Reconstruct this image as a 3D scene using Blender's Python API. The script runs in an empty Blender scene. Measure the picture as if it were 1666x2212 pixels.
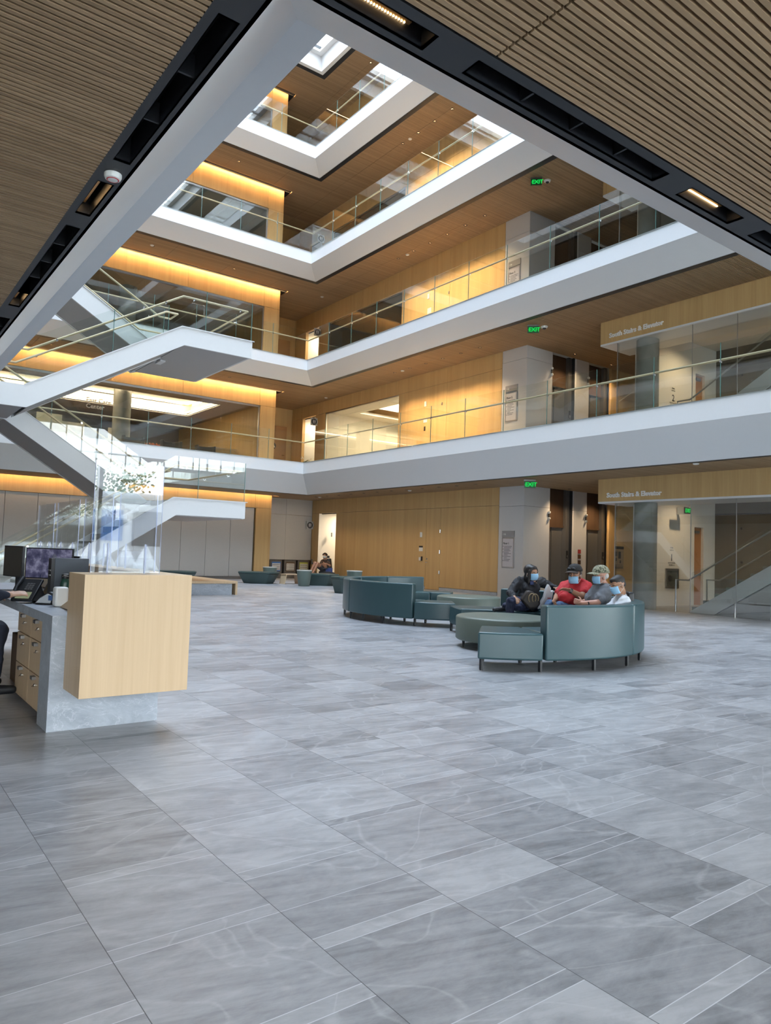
import bpy, bmesh, math, random
from mathutils import Vector, Matrix
random.seed(7)
PI = math.pi
scene = bpy.context.scene
COL = scene.collection

# ------------------------------------------------------------------ camera
YAW, PITCH, ROLL, CAM_H = math.radians(36.7115), math.radians(3.1692), math.radians(1.8509), 1.26
fwd = Vector((math.sin(YAW)*math.cos(PITCH), math.cos(YAW)*math.cos(PITCH), math.sin(PITCH)))
rt0 = Vector((math.cos(YAW), -math.sin(YAW), 0)); up0 = rt0.cross(fwd)
rt = rt0*math.cos(ROLL) + up0*math.sin(ROLL)
up = up0*math.cos(ROLL) - rt0*math.sin(ROLL)
cam = bpy.data.cameras.new('camera'); camo = bpy.data.objects.new('camera', cam); COL.objects.link(camo)
m = Matrix.Identity(4)
for i in range(3):
    m[i][0] = rt[i]; m[i][1] = up[i]; m[i][2] = -fwd[i]
camo.matrix_world = Matrix.Translation((0, 0, CAM_H)) @ m
cam.sensor_fit = 'HORIZONTAL'; cam.sensor_width = 36; cam.lens = 36*1568.13/1666
cam.clip_start = .05; cam.clip_end = 300
scene.camera = camo
FPX = 1568.13
def at(px, py, depth):
    """a point seen at a pixel, 'depth' metres away along the floor direction of view"""
    d = fwd*FPX + rt*(px-833) - up*(py-1106)
    h = Vector((math.sin(YAW), math.cos(YAW), 0))
    return Vector((0, 0, CAM_H)) + d*(depth/d.dot(h))

# ------------------------------------------------------------------ light and exposure
scene.view_settings.view_transform = 'Standard'; scene.view_settings.look = 'None'
scene.view_settings.exposure = 1.22; scene.view_settings.gamma = 1
scene.view_settings.use_curve_mapping = False
SKY = 6.0
w = bpy.data.worlds.new('sky'); scene.world = w; w.use_nodes = True
nt = w.node_tree; nt.nodes.clear()
out = nt.nodes.new('ShaderNodeOutputWorld'); bg = nt.nodes.new('ShaderNodeBackground')
tc = nt.nodes.new('ShaderNodeTexCoord'); sx = nt.nodes.new('ShaderNodeSeparateXYZ'); cr = nt.nodes.new('ShaderNodeValToRGB')
nt.links.new(tc.outputs['Generated'], sx.inputs[0]); nt.links.new(sx.outputs['Z'], cr.inputs[0])
cr.color_ramp.elements[0].position = 0; cr.color_ramp.elements[0].color = (.93, .96, 1, 1)
cr.color_ramp.elements[1].position = .8; cr.color_ramp.elements[1].color = (.74, .86, 1, 1)
nt.links.new(cr.outputs[0], bg.inputs[0]); bg.inputs[1].default_value = SKY
nt.links.new(bg.outputs[0], out.inputs[0])
def portal(loc, rot, sx_, sy_):
    l = bpy.data.lights.new('daylight_portal', 'AREA'); l.shape = 'RECTANGLE'; l.size = sx_; l.size_y = sy_
    l.cycles.is_portal = True
    o = bpy.data.objects.new('daylight_portal', l); o.location = loc; o.rotation_euler = rot; COL.objects.link(o)
portal((8.3, 14.1, 21.47), (0, 0, 0), 11.6, 20.6)                   # skylight, facing down
portal((8.7, -4.3, 4.2), (-PI/2, 0, 0), 29.4, 8.4)             # glazed front, facing into the hall (+Y)
scene.cycles.max_bounces = 10; scene.cycles.diffuse_bounces = 5; scene.cycles.glossy_bounces = 4
scene.cycles.transparent_max_bounces = 24; scene.cycles.transmission_bounces = 4
scene.cycles.use_denoising = True; scene.cycles.sample_clamp_indirect = 4.0
scene.cycles.caustics_reflective = False; scene.cycles.caustics_refractive = False

# ------------------------------------------------------------------ node and material helpers
def newmat(name):
    m = bpy.data.materials.new(name); m.use_nodes = True; nt = m.node_tree; nt.nodes.clear()
    o = nt.nodes.new('ShaderNodeOutputMaterial'); return m, nt, o
class N:
    def __init__(s, nt): s.nt = nt
    def _in(s, n, i, v):
        if v is None: return
        if hasattr(v, 'is_linked') or isinstance(v, bpy.types.NodeSocket): s.nt.links.new(v, n.inputs[i])
        else: n.inputs[i].default_value = v
    def math(s, op, a, b=None, c=None):
        n = s.nt.nodes.new('ShaderNodeMath'); n.operation = op
        s._in(n, 0, a); s._in(n, 1, b); s._in(n, 2, c); return n.outputs[0]
    def pos(s):
        g = s.nt.nodes.new('ShaderNodeNewGeometry'); x = s.nt.nodes.new('ShaderNodeSeparateXYZ')
        s.nt.links.new(g.outputs['Position'], x.inputs[0]); return x.outputs[0], x.outputs[1], x.outputs[2]
    def comb(s, x, y, z):
        n = s.nt.nodes.new('ShaderNodeCombineXYZ'); s._in(n, 0, x); s._in(n, 1, y); s._in(n, 2, z); return n.outputs[0]
    def white(s, v):
        n = s.nt.nodes.new('ShaderNodeTexWhiteNoise'); n.noise_dimensions = '3D'; s._in(n, 0, v); return n.outputs[0]
    def noise(s, v, sc, det=3, rough=.5, dist=0):
        n = s.nt.nodes.new('ShaderNodeTexNoise'); s._in(n, 'Vector', v); n.inputs['Scale'].default_value = sc
        n.inputs['Detail'].default_value = det; n.inputs['Roughness'].default_value = rough
        n.inputs['Distortion'].default_value = dist; return n.outputs[0]
    def ramp(s, f, stops):
        n = s.nt.nodes.new('ShaderNodeValToRGB'); e = n.color_ramp.elements
        for i, (p, c) in enumerate(stops):
            if i > 1: e.new(p)
            e[i].position = p; e[i].color = (*c, 1)
        s._in(n, 0, f); return n.outputs[0]
    def mix(s, f, a, b, typ='MIX'):
        n = s.nt.nodes.new('ShaderNodeMix'); n.data_type = 'RGBA'; n.blend_type = typ
        s._in(n, 0, f)
        for i, v in ((6, a), (7, b)):
            if isinstance(v, tuple): n.inputs[i].default_value = (*v, 1) if len(v) == 3 else v
            else: s.nt.links.new(v, n.inputs[i])
        return n.outputs[2]
    def bsdf(s, out, col, rough=.5, metal=0, spec=.5, coat=0, emis=None, estr=0):
        n = s.nt.nodes.new('ShaderNodeBsdfPrincipled')
        for i, v in (('Base Color', col), ('Roughness', rough), ('Metallic', metal)):
            if isinstance(v, tuple): n.inputs[i].default_value = (*v, 1)
            else: s._in(n, i, v)
        n.inputs['Specular IOR Level'].default_value = spec; n.inputs['Coat Weight'].default_value = coat
        if emis: n.inputs['Emission Color'].default_value = (*emis, 1); n.inputs['Emission Strength'].default_value = estr
        s.nt.links.new(n.outputs[0], out.inputs[0]); return n
MATS = {}
def flat(name, col, rough=.5, metal=0, spec=.5, var=.04, coat=0, vscale=14):
    """plain material with a faint procedural mottling"""
    if name in MATS: return MATS[name]
    m, nt, o = newmat(name); n = N(nt)
    g = nt.nodes.new('ShaderNodeTexCoord')
    f = n.noise(g.outputs['Object'], vscale, 3)
    c = n.mix(f, tuple(max(0, v*(1-var)) for v in col), tuple(v*(1+var) for v in col))
    n.bsdf(o, c, rough, metal, spec, coat); MATS[name] = m; return m
def emit(name, col, st):
    if name in MATS: return MATS[name]
    m, nt, o = newmat(name); e = nt.nodes.new('ShaderNodeEmission'); e.inputs[0].default_value = (*col, 1); e.inputs[1].default_value = st
    nt.links.new(e.outputs[0], o.inputs[0]); MATS[name] = m; return m
def glassm(name, tint, ior=1.5, boost=0.0):
    m, nt, o = newmat(name)
    t = nt.nodes.new('ShaderNodeBsdfTransparent'); t.inputs[0].default_value = (*tint, 1)
    g = nt.nodes.new('ShaderNodeBsdfGlossy'); g.inputs['Roughness'].default_value = 0; g.inputs[0].default_value = (1, 1, 1, 1)
    f = nt.nodes.new('ShaderNodeFresnel'); f.inputs[0].default_value = ior
    n = N(nt); g2 = nt.nodes.new('ShaderNodeNewGeometry')
    nt.links.new(n.math('ADD', n.math('MULTIPLY', g2.outputs['Backfacing'], 1/ior-ior), ior), f.inputs[0])   # thin sheet: same reflectance on both faces
    fac = n.math('ADD', f.outputs[0], boost)
    mx = nt.nodes.new('ShaderNodeMixShader'); nt.links.new(fac, mx.inputs[0]); nt.links.new(t.outputs[0], mx.inputs[1]); nt.links.new(g.outputs[0], mx.inputs[2])
    nt.links.new(mx.outputs[0], o.inputs[0]); MATS[name] = m; return m
def wood(name, dark, light, strip=.13, rough=.42, amp=1.0):
    m, nt, o = newmat(name); n = N(nt); x, y, z = n.pos()
    u = n.math('ADD', x, y); k = n.math('FLOOR', n.math('DIVIDE', u, strip))
    tone = n.white(n.comb(k, 3.3, 1.7))
    grain = n.noise(n.comb(n.math('MULTIPLY', u, 42), n.math('MULTIPLY', x, 3), n.math('MULTIPLY', z, 1.1)), 1.0, 4, .6)
    wide = n.noise(n.comb(n.math('MULTIPLY', u, 7), 0.0, n.math('MULTIPLY', z, .25)), 1.0, 2)
    f = n.math('ADD', n.math('MULTIPLY', tone, .28*amp), n.math('ADD', n.math('MULTIPLY', grain, .55), n.math('MULTIPLY', wide, .35)))
    c = n.ramp(f, [(.32, dark), (.92, light)]); n.bsdf(o, c, rough, spec=.35); MATS[name] = m; return m
def slatm(name, dark, light):
    m, nt, o = newmat(name); n = N(nt); x, y, z = n.pos()
    k = n.math('FLOOR', n.math('DIVIDE', y, .0375)); t = n.white(n.comb(k, 0.0, 5.1))
    gr = n.noise(n.comb(n.math('MULTIPLY', x, 1.3), n.math('MULTIPLY', y, 60), n.math('MULTIPLY', z, 30)), 1, 3)
    f = n.math('ADD', n.math('MULTIPLY', t, .6), n.math('MULTIPLY', gr, .4))
    n.bsdf(o, n.ramp(f, [(.1, dark), (.9, light)]), .55, spec=.25); MATS[name] = m; return m

# stone floor: 0.5665 m wide bays, courses of a 0.07 m strip and a 0.50 m slab, staggered bay by bay
def floor_mat():
    m, nt, o = newmat('stone_tiles'); n = N(nt); x, y, z = n.pos()
    cx = n.math('DIVIDE', n.math('SUBTRACT', x, .162), .5665); col = n.math('FLOOR', cx); fx = n.math('MULTIPLY', n.math('FRACT', cx), .5665)
    par = n.math('FLOORED_MODULO', col, 2.0)
    yy = n.math('DIVIDE', n.math('ADD', n.math('SUBTRACT', y, 1.99), n.math('MULTIPLY', par, .285)), .57)
    row = n.math('FLOOR', yy); fy = n.math('MULTIPLY', n.math('FRACT', yy), .57)
    strip = n.math('LESS_THAN', fy, .07)
    split = n.math('GREATER_THAN', n.white(n.comb(row, col, 9.0)), .45)          # some slabs are two narrower ones
    half = n.math('MULTIPLY', split, n.math('GREATER_THAN', fy, .285))
    idv = n.comb(col, row, n.math('ADD', n.math('MULTIPLY', strip, 2.0), half)); r1 = n.white(idv)
    r2 = n.white(n.comb(row, n.math('ADD', strip, n.math('MULTIPLY', half, 3.0)), col))
    off = n.math('MULTIPLY', r1, 37.0)
    v1 = n.comb(n.math('ADD', x, off), n.math('MULTIPLY', n.math('ADD', y, off), 1.9), off)
    n1 = n.noise(v1, 2.2, 8, .62, 1.1); n2 = n.noise(v1, 13, 5, .7, .4)
    v2 = n.comb(n.math('ADD', n.math('ADD', x, n.math('MULTIPLY', y, n.math('SUBTRACT', n.math('MULTIPLY', r2, 3.0), 1.5))), off), y, off)
    vn = n.noise(v2, 1.5, 3, .5, .5)
    vein = n.math('SUBTRACT', 1.0, n.math('MINIMUM', 1.0, n.math('MULTIPLY', n.math('ABSOLUTE', n.math('SUBTRACT', vn, .5)), 75.0)))
    v3 = n.comb(n.math('MULTIPLY', n.math('ADD', x, off), 1.2), n.math('MULTIPLY', n.math('ADD', y, n.math('MULTIPLY', x, .25)), 9.0), off); n3 = n.noise(v3, 1.6, 6, .65, .8)
    f = n.math('ADD', n.math('MULTIPLY', r1, .19), n.math('ADD', n.math('MULTIPLY', n1, .46), n.math('ADD', n.math('MULTIPLY', n3, .46), n.math('MULTIPLY', n2, .24))))
    c = n.ramp(f, [(.39, (.100, .103, .112)), (.60, (.262, .266, .282)), (.84, (.43, .435, .455))])
    c = n.mix(n.math('MULTIPLY', vein, n.math('MULTIPLY', n2, .50)), c, (.58, .58, .60))
    jy = n.math('LESS_THAN', n.math('MINIMUM', fx, n.math('SUBTRACT', .5665, fx)), .0014)
    jx = n.math('MAXIMUM', n.math('LESS_THAN', n.math('MINIMUM', fy, n.math('SUBTRACT', .57, fy)), .0016), n.math('LESS_THAN', n.math('ABSOLUTE', n.math('SUBTRACT', fy, .07)), .0016))
    jh = n.math('MULTIPLY', split, n.math('LESS_THAN', n.math('ABSOLUTE', n.math('SUBTRACT', fy, .285)), .0014)); jx = n.math('MAXIMUM', jx, jh)
    c = n.mix(n.math('MULTIPLY', jx, .9), c, (.62, .63, .66)); c = n.mix(n.math('MULTIPLY', jy, .9), c, (.05, .05, .055))  # pale cross joints: bevel glint painted as colour; bay joints plain dark
    rough = n.math('ADD', .24, n.math('MULTIPLY', n2, .16))
    n.bsdf(o, c, rough, spec=.5); MATS['stone_tiles'] = m; return m
def stone(name, a, b, vein):
    m, nt, o = newmat(name); n = N(nt); x, y, z = n.pos()
    v = n.comb(n.math('ADD', x, n.math('MULTIPLY', z, .6)), n.math('MULTIPLY', y, 1.3), n.math('MULTIPLY', z, 1.6))
    n1 = n.noise(v, 3, 8, .65, 1.4); n2 = n.noise(v, 26, 4, .6); vn = n.noise(v, 3.4, 6, .6, 1.2)
    ve = n.math('SUBTRACT', 1.0, n.math('MINIMUM', 1.0, n.math('MULTIPLY', n.math('ABSOLUTE', n.math('SUBTRACT', vn, .5)), 90.0)))
    c = n.ramp(n.math('ADD', n.math('MULTIPLY', n1, .75), n.math('MULTIPLY', n2, .25)), [(.3, a), (.7, b)])
    c = n.mix(n.math('MULTIPLY', ve, n.math('MULTIPLY', n1, .8)), c, vein); n.bsdf(o, c, .35); MATS[name] = m; return m

M_floor = floor_mat()
M_desk_stone = stone('veined_grey_stone', (.27, .30, .345), (.44, .48, .535), (.66, .69, .74))
M_wood = wood('oak_panel', (.455, .295, .125), (.60, .41, .19), amp=.7)
M_wood_plain = wood('pale_oak_veneer', (.56, .40, .245), (.70, .53, .345), strip=.8, amp=.15)
M_wood_dark = wood('dark_veneer', (.05, .028, .016), (.085, .05, .028))
M_slat = slatm('ceiling_slat_wood', (.27, .178, .100), (.39, .265, .155))
M_black = flat('black_metal', (.012, .013, .016), .45)
M_void = flat('ceiling_void_black', (.006, .006, .007), .9)
M_white = flat('white_painted_metal', (.66, .665, .67), .42, var=.015)
M_plaster = flat('white_plaster', (.70, .68, .64), .7, var=.02)
M_greypanel = flat('grey_wall_panel', (.42, .40, .37), .5, var=.03)
M_lightpanel = flat('pale_grey_panel', (.52, .51, .50), .45, var=.02)
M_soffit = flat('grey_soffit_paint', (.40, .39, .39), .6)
M_conc = flat('board_marked_concrete', (.27, .265, .24), .75, var=.35, vscale=3)
M_conc_wall = flat('brown_grey_concrete', (.16, .14, .115), .75, var=.35, vscale=1.2)
M_steel = flat('brushed_steel', (.48, .48, .48), .3, 1)
M_darksteel = flat('dark_bronze_steel', (.20, .19, .18), .42, .7)
M_chrome = flat('polished_steel', (.75, .75, .76), .15, 1)
M_rail = flat('maple_handrail', (.50, .40, .24), .4)
M_glass = glassm('clear_glass', (.955, .975, .965))
M_store = glassm('storefront_glass', (.90, .915, .905), 1.5, .02)
M_edge = flat('green_glass_edge', (.10, .20, .18), .2)
M_acryl = glassm('acrylic_sheet', (.96, .97, .985), 1.5, .02)
M_acredge = flat('acrylic_edge_blue', (.42, .47, .66), .2)
M_leather = flat('teal_vinyl', (.038, .082, .092), .30, var=.06, vscale=6)
M_leather_side = flat('dark_teal_vinyl', (.035, .062, .060), .4, var=.06, vscale=6)
M_ott = flat('sage_vinyl', (.12, .145, .12), .42, var=.04)
M_sage = flat('sage_laminate', (.12, .16, .14), .45)
M_top = flat('pale_table_top', (.45, .45, .42), .4)
M_carpet = flat('beige_carpet', (.46, .42, .36), .9)
M_warm = emit('warm_led', (1, .62, .28), 22)
M_warmspot = emit('warm_downlight_lens', (1, .80, .52), 30)
M_cove = emit('cove_glow', (1, .70, .36), 5)
M_exit = emit('exit_green', (.01, .75, .10), .42)
M_ink = flat('black_ink', (.02, .02, .022), .6)
M_offwhite = flat('off_white_plastic', (.66, .66, .63), .45)

# ------------------------------------------------------------------ mesh helpers
CLOTH = {'coat': .018, 't_shirt': .013, 'polo_shirt': .014, 'shirt': .016, 'trousers': .012, 'jeans': .016, 'jacket': .010, 'shorts': .01, 'collar': .004, 'hair': .006}
def fold_tex():
    if 'cloth_folds' in bpy.data.textures: return bpy.data.textures['cloth_folds']
    tx = bpy.data.textures.new('cloth_folds', 'DISTORTED_NOISE'); tx.noise_scale = .13; tx.distortion = 1.2; return tx
class MB:
    def __init__(s): s.v = []; s.f = []; s.mi = []; s.cur = 0
    def mat(s, i): s.cur = i; return s
    def add(s, vs, fs):
        b = len(s.v); s.v += [Vector(v) for v in vs]
        for f in fs: s.f.append([b+i for i in f]); s.mi.append(s.cur)
        return s
    def box(s, a, b):
        x0, y0, z0 = (min(a[i], b[i]) for i in range(3)); x1, y1, z1 = (max(a[i], b[i]) for i in range(3))
        return s.add([(x0,y0,z0),(x1,y0,z0),(x1,y1,z0),(x0,y1,z0),(x0,y0,z1),(x1,y0,z1),(x1,y1,z1),(x0,y1,z1)],
                     [(0,3,2,1),(4,5,6,7),(0,1,5,4),(1,2,6,5),(2,3,7,6),(3,0,4,7)])
    def obox(s, c, ux, uy, uz, hx, hy, hz):
        c = Vector(c); ux, uy, uz = (Vector(u).normalized() for u in (ux, uy, uz)); p = []
        for k in (-1, 1):
            for i, j in ((-1,-1),(1,-1),(1,1),(-1,1)): p.append(c+ux*hx*i+uy*hy*j+uz*hz*k)
        return s.add(p, [(0,3,2,1),(4,5,6,7),(0,1,5,4),(1,2,6,5),(2,3,7,6),(3,0,4,7)])
    def prism(s, pts, vec):
        """polygon of 3-D points swept along vec"""
        n = len(pts); vec = Vector(vec); a = [Vector(p) for p in pts]; b = [p+vec for p in a]
        return s.add(a+b, [tuple(range(n))[::-1], tuple(range(n, 2*n))]+[(i,(i+1)%n,(i+1)%n+n,i+n) for i in range(n)])
    def cyl(s, p0, p1, r0, r1=None, n=14, cap=True):
        r1 = r0 if r1 is None else r1; p0 = Vector(p0); p1 = Vector(p1); d = (p1-p0).normalized()
        a = d.orthogonal().normalized(); b = d.cross(a); vs = []
        for p, r in ((p0, r0), (p1, r1)):
            for i in range(n): t = 2*PI*i/n; vs.append(p+a*math.cos(t)*r+b*math.sin(t)*r)
        fs = [(i,(i+1)%n,(i+1)%n+n,i+n) for i in range(n)]
        if cap: fs += [tuple(range(n))[::-1], tuple(range(n, 2*n))]
        return s.add(vs, fs)
    def tube(s, path, r, n=10):
        P = [Vector(p) for p in path]; rings = []; m = len(P)
        for i in range(m):
            d = ((P[min(i+1, m-1)]-P[i]).normalized()+(P[i]-P[max(i-1, 0)]).normalized())
            if d.length < 1e-6: d = Vector((0,0,1))
            d.normalize()
            if i == 0: a = d.orthogonal().normalized()
            else: a = (a-d*a.dot(d)).normalized()
            b = d.cross(a); rr = r[i] if isinstance(r, (list, tuple)) else r
            rings.append([P[i]+a*math.cos(2*PI*k/n)*rr+b*math.sin(2*PI*k/n)*rr for k in range(n)])
        vs = [v for q in rings for v in q]
        fs = [(i*n+k, i*n+(k+1)%n, (i+1)*n+(k+1)%n, (i+1)*n+k) for i in range(m-1) for k in range(n)]
        fs += [tuple(range(n))[::-1], tuple((m-1)*n+k for k in range(n))]
        return s.add(vs, fs)
    def lathe(s, c, prof, n=28, sx=1, sy=1, cap=True):
        """profile of (radius, z) around a vertical axis through c"""
        vs = []; m = len(prof)
        for r, z in prof:
            for k in range(n): t = 2*PI*k/n; vs.append((c[0]+math.cos(t)*r*sx, c[1]+math.sin(t)*r*sy, c[2]+z))
        fs = [(i*n+k, i*n+(k+1)%n, (i+1)*n+(k+1)%n, (i+1)*n+k) for i in range(m-1) for k in range(n)]
        if cap: fs += [tuple(range(n))[::-1], tuple((m-1)*n+k for k in range(n))]
        return s.add(vs, fs)
    def ell(s, c, rx, ry, rz, M=None, nu=16, nv=10):
        vs = []; fs = []
        for j in range(nv+1):
            ph = -PI/2+PI*j/nv
            for i in range(nu):
                t = 2*PI*i/nu; p = Vector((rx*math.cos(ph)*math.cos(t), ry*math.cos(ph)*math.sin(t), rz*math.sin(ph)))
                if M: p = M @ p
                vs.append(Vector(c)+p)
        for j in range(nv):
            for i in range(nu): fs.append((j*nu+i, j*nu+(i+1)%nu, (j+1)*nu+(i+1)%nu, (j+1)*nu+i))
        return s.add(vs, fs)
    def cap(s, p0, p1, r0, r1, n=12):
        """tapered capsule with round ends"""
        p0 = Vector(p0); p1 = Vector(p1); d = p1-p0
        if d.length < 1e-5: return s.ell(p0, r0, r0, r0)
        d.normalize(); path = []; rr = []
        for k in range(5): t = PI/2*k/5; path.append(p0-d*r0*math.cos(t)); rr.append(max(1e-4, r0*math.sin(t)))
        path.append(p0); rr.append(r0); path.append(p1); rr.append(r1)
        for k in range(4, -1, -1): t = PI/2*k/5; path.append(p1+d*r1*math.cos(t)); rr.append(max(1e-4, r1*math.sin(t)))
        return s.tube(path, rr, n)
    def sector(s, c, r0, r1, a0, a1, z0, z1, n=None):
        n = n or max(2, int(abs(a1-a0)/3)); vs = []
        for i in range(n+1):
            a = math.radians(a0+(a1-a0)*i/n); ca, sa = math.cos(a), math.sin(a)
            vs += [(c[0]+r0*ca, c[1]+r0*sa, z0), (c[0]+r1*ca, c[1]+r1*sa, z0), (c[0]+r1*ca, c[1]+r1*sa, z1), (c[0]+r0*ca, c[1]+r0*sa, z1)]
        fs = [(0,1,2,3), (4*n+3,4*n+2,4*n+1,4*n)]
        for i in range(n):
            for k in range(4): fs.append((4*i+k, 4*(i+1)+k, 4*(i+1)+(k+1)%4, 4*i+(k+1)%4))
        return s.add(vs, fs)
    def text(s, txt, size, o, ux, uy, ext=.001, align='LEFT', bold=0):
        cu = bpy.data.curves.new('lettering', 'FONT'); cu.body = txt; cu.size = size; cu.extrude = ext; cu.align_x = align
        cu.offset = bold; cu.resolution_u = 2
        to = bpy.data.objects.new('lettering', cu); COL.objects.link(to)
        bpy.context.view_layer.update()
        me = bpy.data.meshes.new_from_object(to.evaluated_get(bpy.context.evaluated_depsgraph_get()))
        ux = Vector(ux).normalized(); uy = Vector(uy).normalized(); uz = ux.cross(uy); o = Vector(o)
        s.add([o+ux*v.co.x+uy*v.co.y+uz*v.co.z for v in me.vertices], [tuple(p.vertices) for p in me.polygons])
        bpy.data.objects.remove(to); bpy.data.curves.remove(cu); bpy.data.meshes.remove(me); return s
    def build(s, name, mats, parent=None, smooth=True, bevel=0, kind=None, sub=0, remesh=0, recalc=True, fresh=None):
        lo = Vector([min(v[i] for v in s.v) for i in range(3)]); hi = Vector([max(v[i] for v in s.v) for i in range(3)])
        org = Vector(((lo.x+hi.x)/2, (lo.y+hi.y)/2, lo.z))
        me = bpy.data.meshes.new(name); me.from_pydata([v-org for v in s.v], [], s.f)
        for mt in (mats if isinstance(mats, (list, tuple)) else [mats]): me.materials.append(mt)
        me.polygons.foreach_set('material_index', s.mi)
        if recalc:
            bm = bmesh.new(); bm.from_mesh(me); bmesh.ops.recalc_face_normals(bm, faces=bm.faces); bm.to_mesh(me); bm.free()
        if smooth:
            me.polygons.foreach_set('use_smooth', [True]*len(me.polygons)); me.set_sharp_from_angle(angle=math.radians(38))
        o = bpy.data.objects.new(name, me); COL.objects.link(o)
        if parent: o.parent = parent; o.location = org-wloc(parent)
        else: o.location = org
        if bevel:
            b = o.modifiers.new('soft_edges', 'BEVEL'); b.width = bevel; b.segments = 3 if bevel > .012 else 2; b.limit_method = 'ANGLE'; b.angle_limit = math.radians(40); b.harden_normals = False
        if remesh:
            r = o.modifiers.new('skin', 'REMESH'); r.mode = 'VOXEL'; r.voxel_size = remesh; r.use_smooth_shade = True
            q = o.modifiers.new('smooth', 'SMOOTH'); q.factor = .5; q.iterations = 14 if name in CLOTH and name != 'hair' else 3
            if name in CLOTH:
                dm = o.modifiers.new('folds', 'DISPLACE'); dm.texture = fold_tex(); dm.texture_coords = 'LOCAL'; dm.strength = CLOTH[name]; dm.mid_level = .5
        if kind: o['kind'] = kind
        me.update(); return o
def wloc(o):
    v = Vector(o.location)
    while o.parent: o = o.parent; v += Vector(o.location)
    return v
def thing(name, label, cat, loc, group=None):
    o = bpy.data.objects.new(name, None); COL.objects.link(o); o.location = loc; o.empty_display_size = .1
    o['label'] = label; o['category'] = cat
    if group: o['group'] = group
    return o
def tag(o, label, cat, group=None):
    o['label'] = label; o['category'] = cat
    if group: o['group'] = group
    return o
def struct(name, mb, m, **k): return mb.build(name, m, kind='structure', **k)
def kids(o): return [c for c in bpy.data.objects if c.parent == o]
def dup(root, delta, label=None, group=None):
    r = root.copy(); COL.objects.link(r); r.location = Vector(root.location)+Vector(delta)
    if label: r['label'] = label
    if group: r['group'] = group
    for ch in kids(root):
        c = ch.copy(); COL.objects.link(c); c.parent = r
        for g in kids(ch):
            d = g.copy(); COL.objects.link(d); d.parent = c
    return r
# ------------------------------------------------------------------ building shell
FZ = {1: 0.0, 2: 4.60, 3: 8.63, 4: 12.92, 5: 17.23}
ZT = {2: 4.629, 3: 8.659, 4: 12.95, 5: 17.263}
ZM = {2: 4.182, 3: 8.244, 4: 12.496, 5: 16.772}
CE = {1: 3.437, 2: 7.809, 3: 12.076, 4: 16.382, 5: 20.65}
XA, YA, XB, YB = 2.03, 3.431, 14.135, 24.38          # the atrium opening
XS, YE, YLOB = 16.65, 26.9, 15.25                      # south wall, east wall, elevator wall
W_, E_ = -6.0, 23.4
ORD = {1: 'ground', 2: 'second', 3: 'third', 4: 'fourth', 5: 'fifth'}

mb = MB().box((W_, -4.0, -.2), (E_, 30.2, 0)); fl_ = struct('floor', mb, M_floor, smooth=False)
mb = MB().box((-60, -60, -.3), (80, -4.2, -.06)); paving = struct('floor', mb, flat('pale_concrete_paving', (.74, .73, .70), .9, vscale=.6, var=.15), smooth=False)

def ring(mb, loops):
    """loops of (x0,y0,x1,y1,z): faces between successive rectangles"""
    vs = []; fs = []
    for a, b, c, d, z in loops: vs += [(a,b,z),(c,b,z),(c,d,z),(a,d,z)]
    for i in range(len(loops)-1):
        for k in range(4): fs.append((4*i+k, 4*i+(k+1)%4, 4*(i+1)+(k+1)%4, 4*(i+1)+k))
    return mb.add(vs, fs)
def outer(l):   # rectangle where the white edge beam meets the ceiling
    return (1.244, 2.43, 14.707, 24.95) if l == 2 else (1.45, 2.85, 14.707, 24.95)
for l in (2, 3, 4, 5):
    zt, zm, zb = ZT[l], ZM[l], CE[l-1]; o = outer(l); e = .012
    xi = 1.844 if l == 2 else XA
    mb = MB()
    ring(mb, [(XA-.30, YA-.30, XB+.30, YB+.30, zt), (XA+e, YA+e, XB-e, YB-e, zt), (XA+e, YA+e, XB-e, YB-e, zt-.014),
              (XA, YA, XB, YB, zt-.014), (XA, YA, XB, YB, zm), (xi, YA, XB, YB, zm), (*o, zb), (o[0]-.02, o[1]-.02, o[2]+.02, o[3]+.02, zb)])
    struct('trim_%d' % l, mb, M_white, smooth=False, recalc=False)
    # slab with carpet on top
    mb = MB(); z0, z1 = zm+.06, FZ[l]
    for a, b in (((W_, -4, z0), (XA-.30, 30.2, z1)), ((XB+.30, -4, z0), (XS+.2, 30.2, z1)), ((XA-.30, -4, z0), (XB+.30, YA-.30, z1)),
                 ((XA-.30, YB+.30, z0), (XB+.30, 30.2, z1)), ((XS+.2, 12.0, z0), (E_, 16.0, z1))): mb.box(a, b)
    struct('floor', mb, M_carpet, smooth=False)

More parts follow.
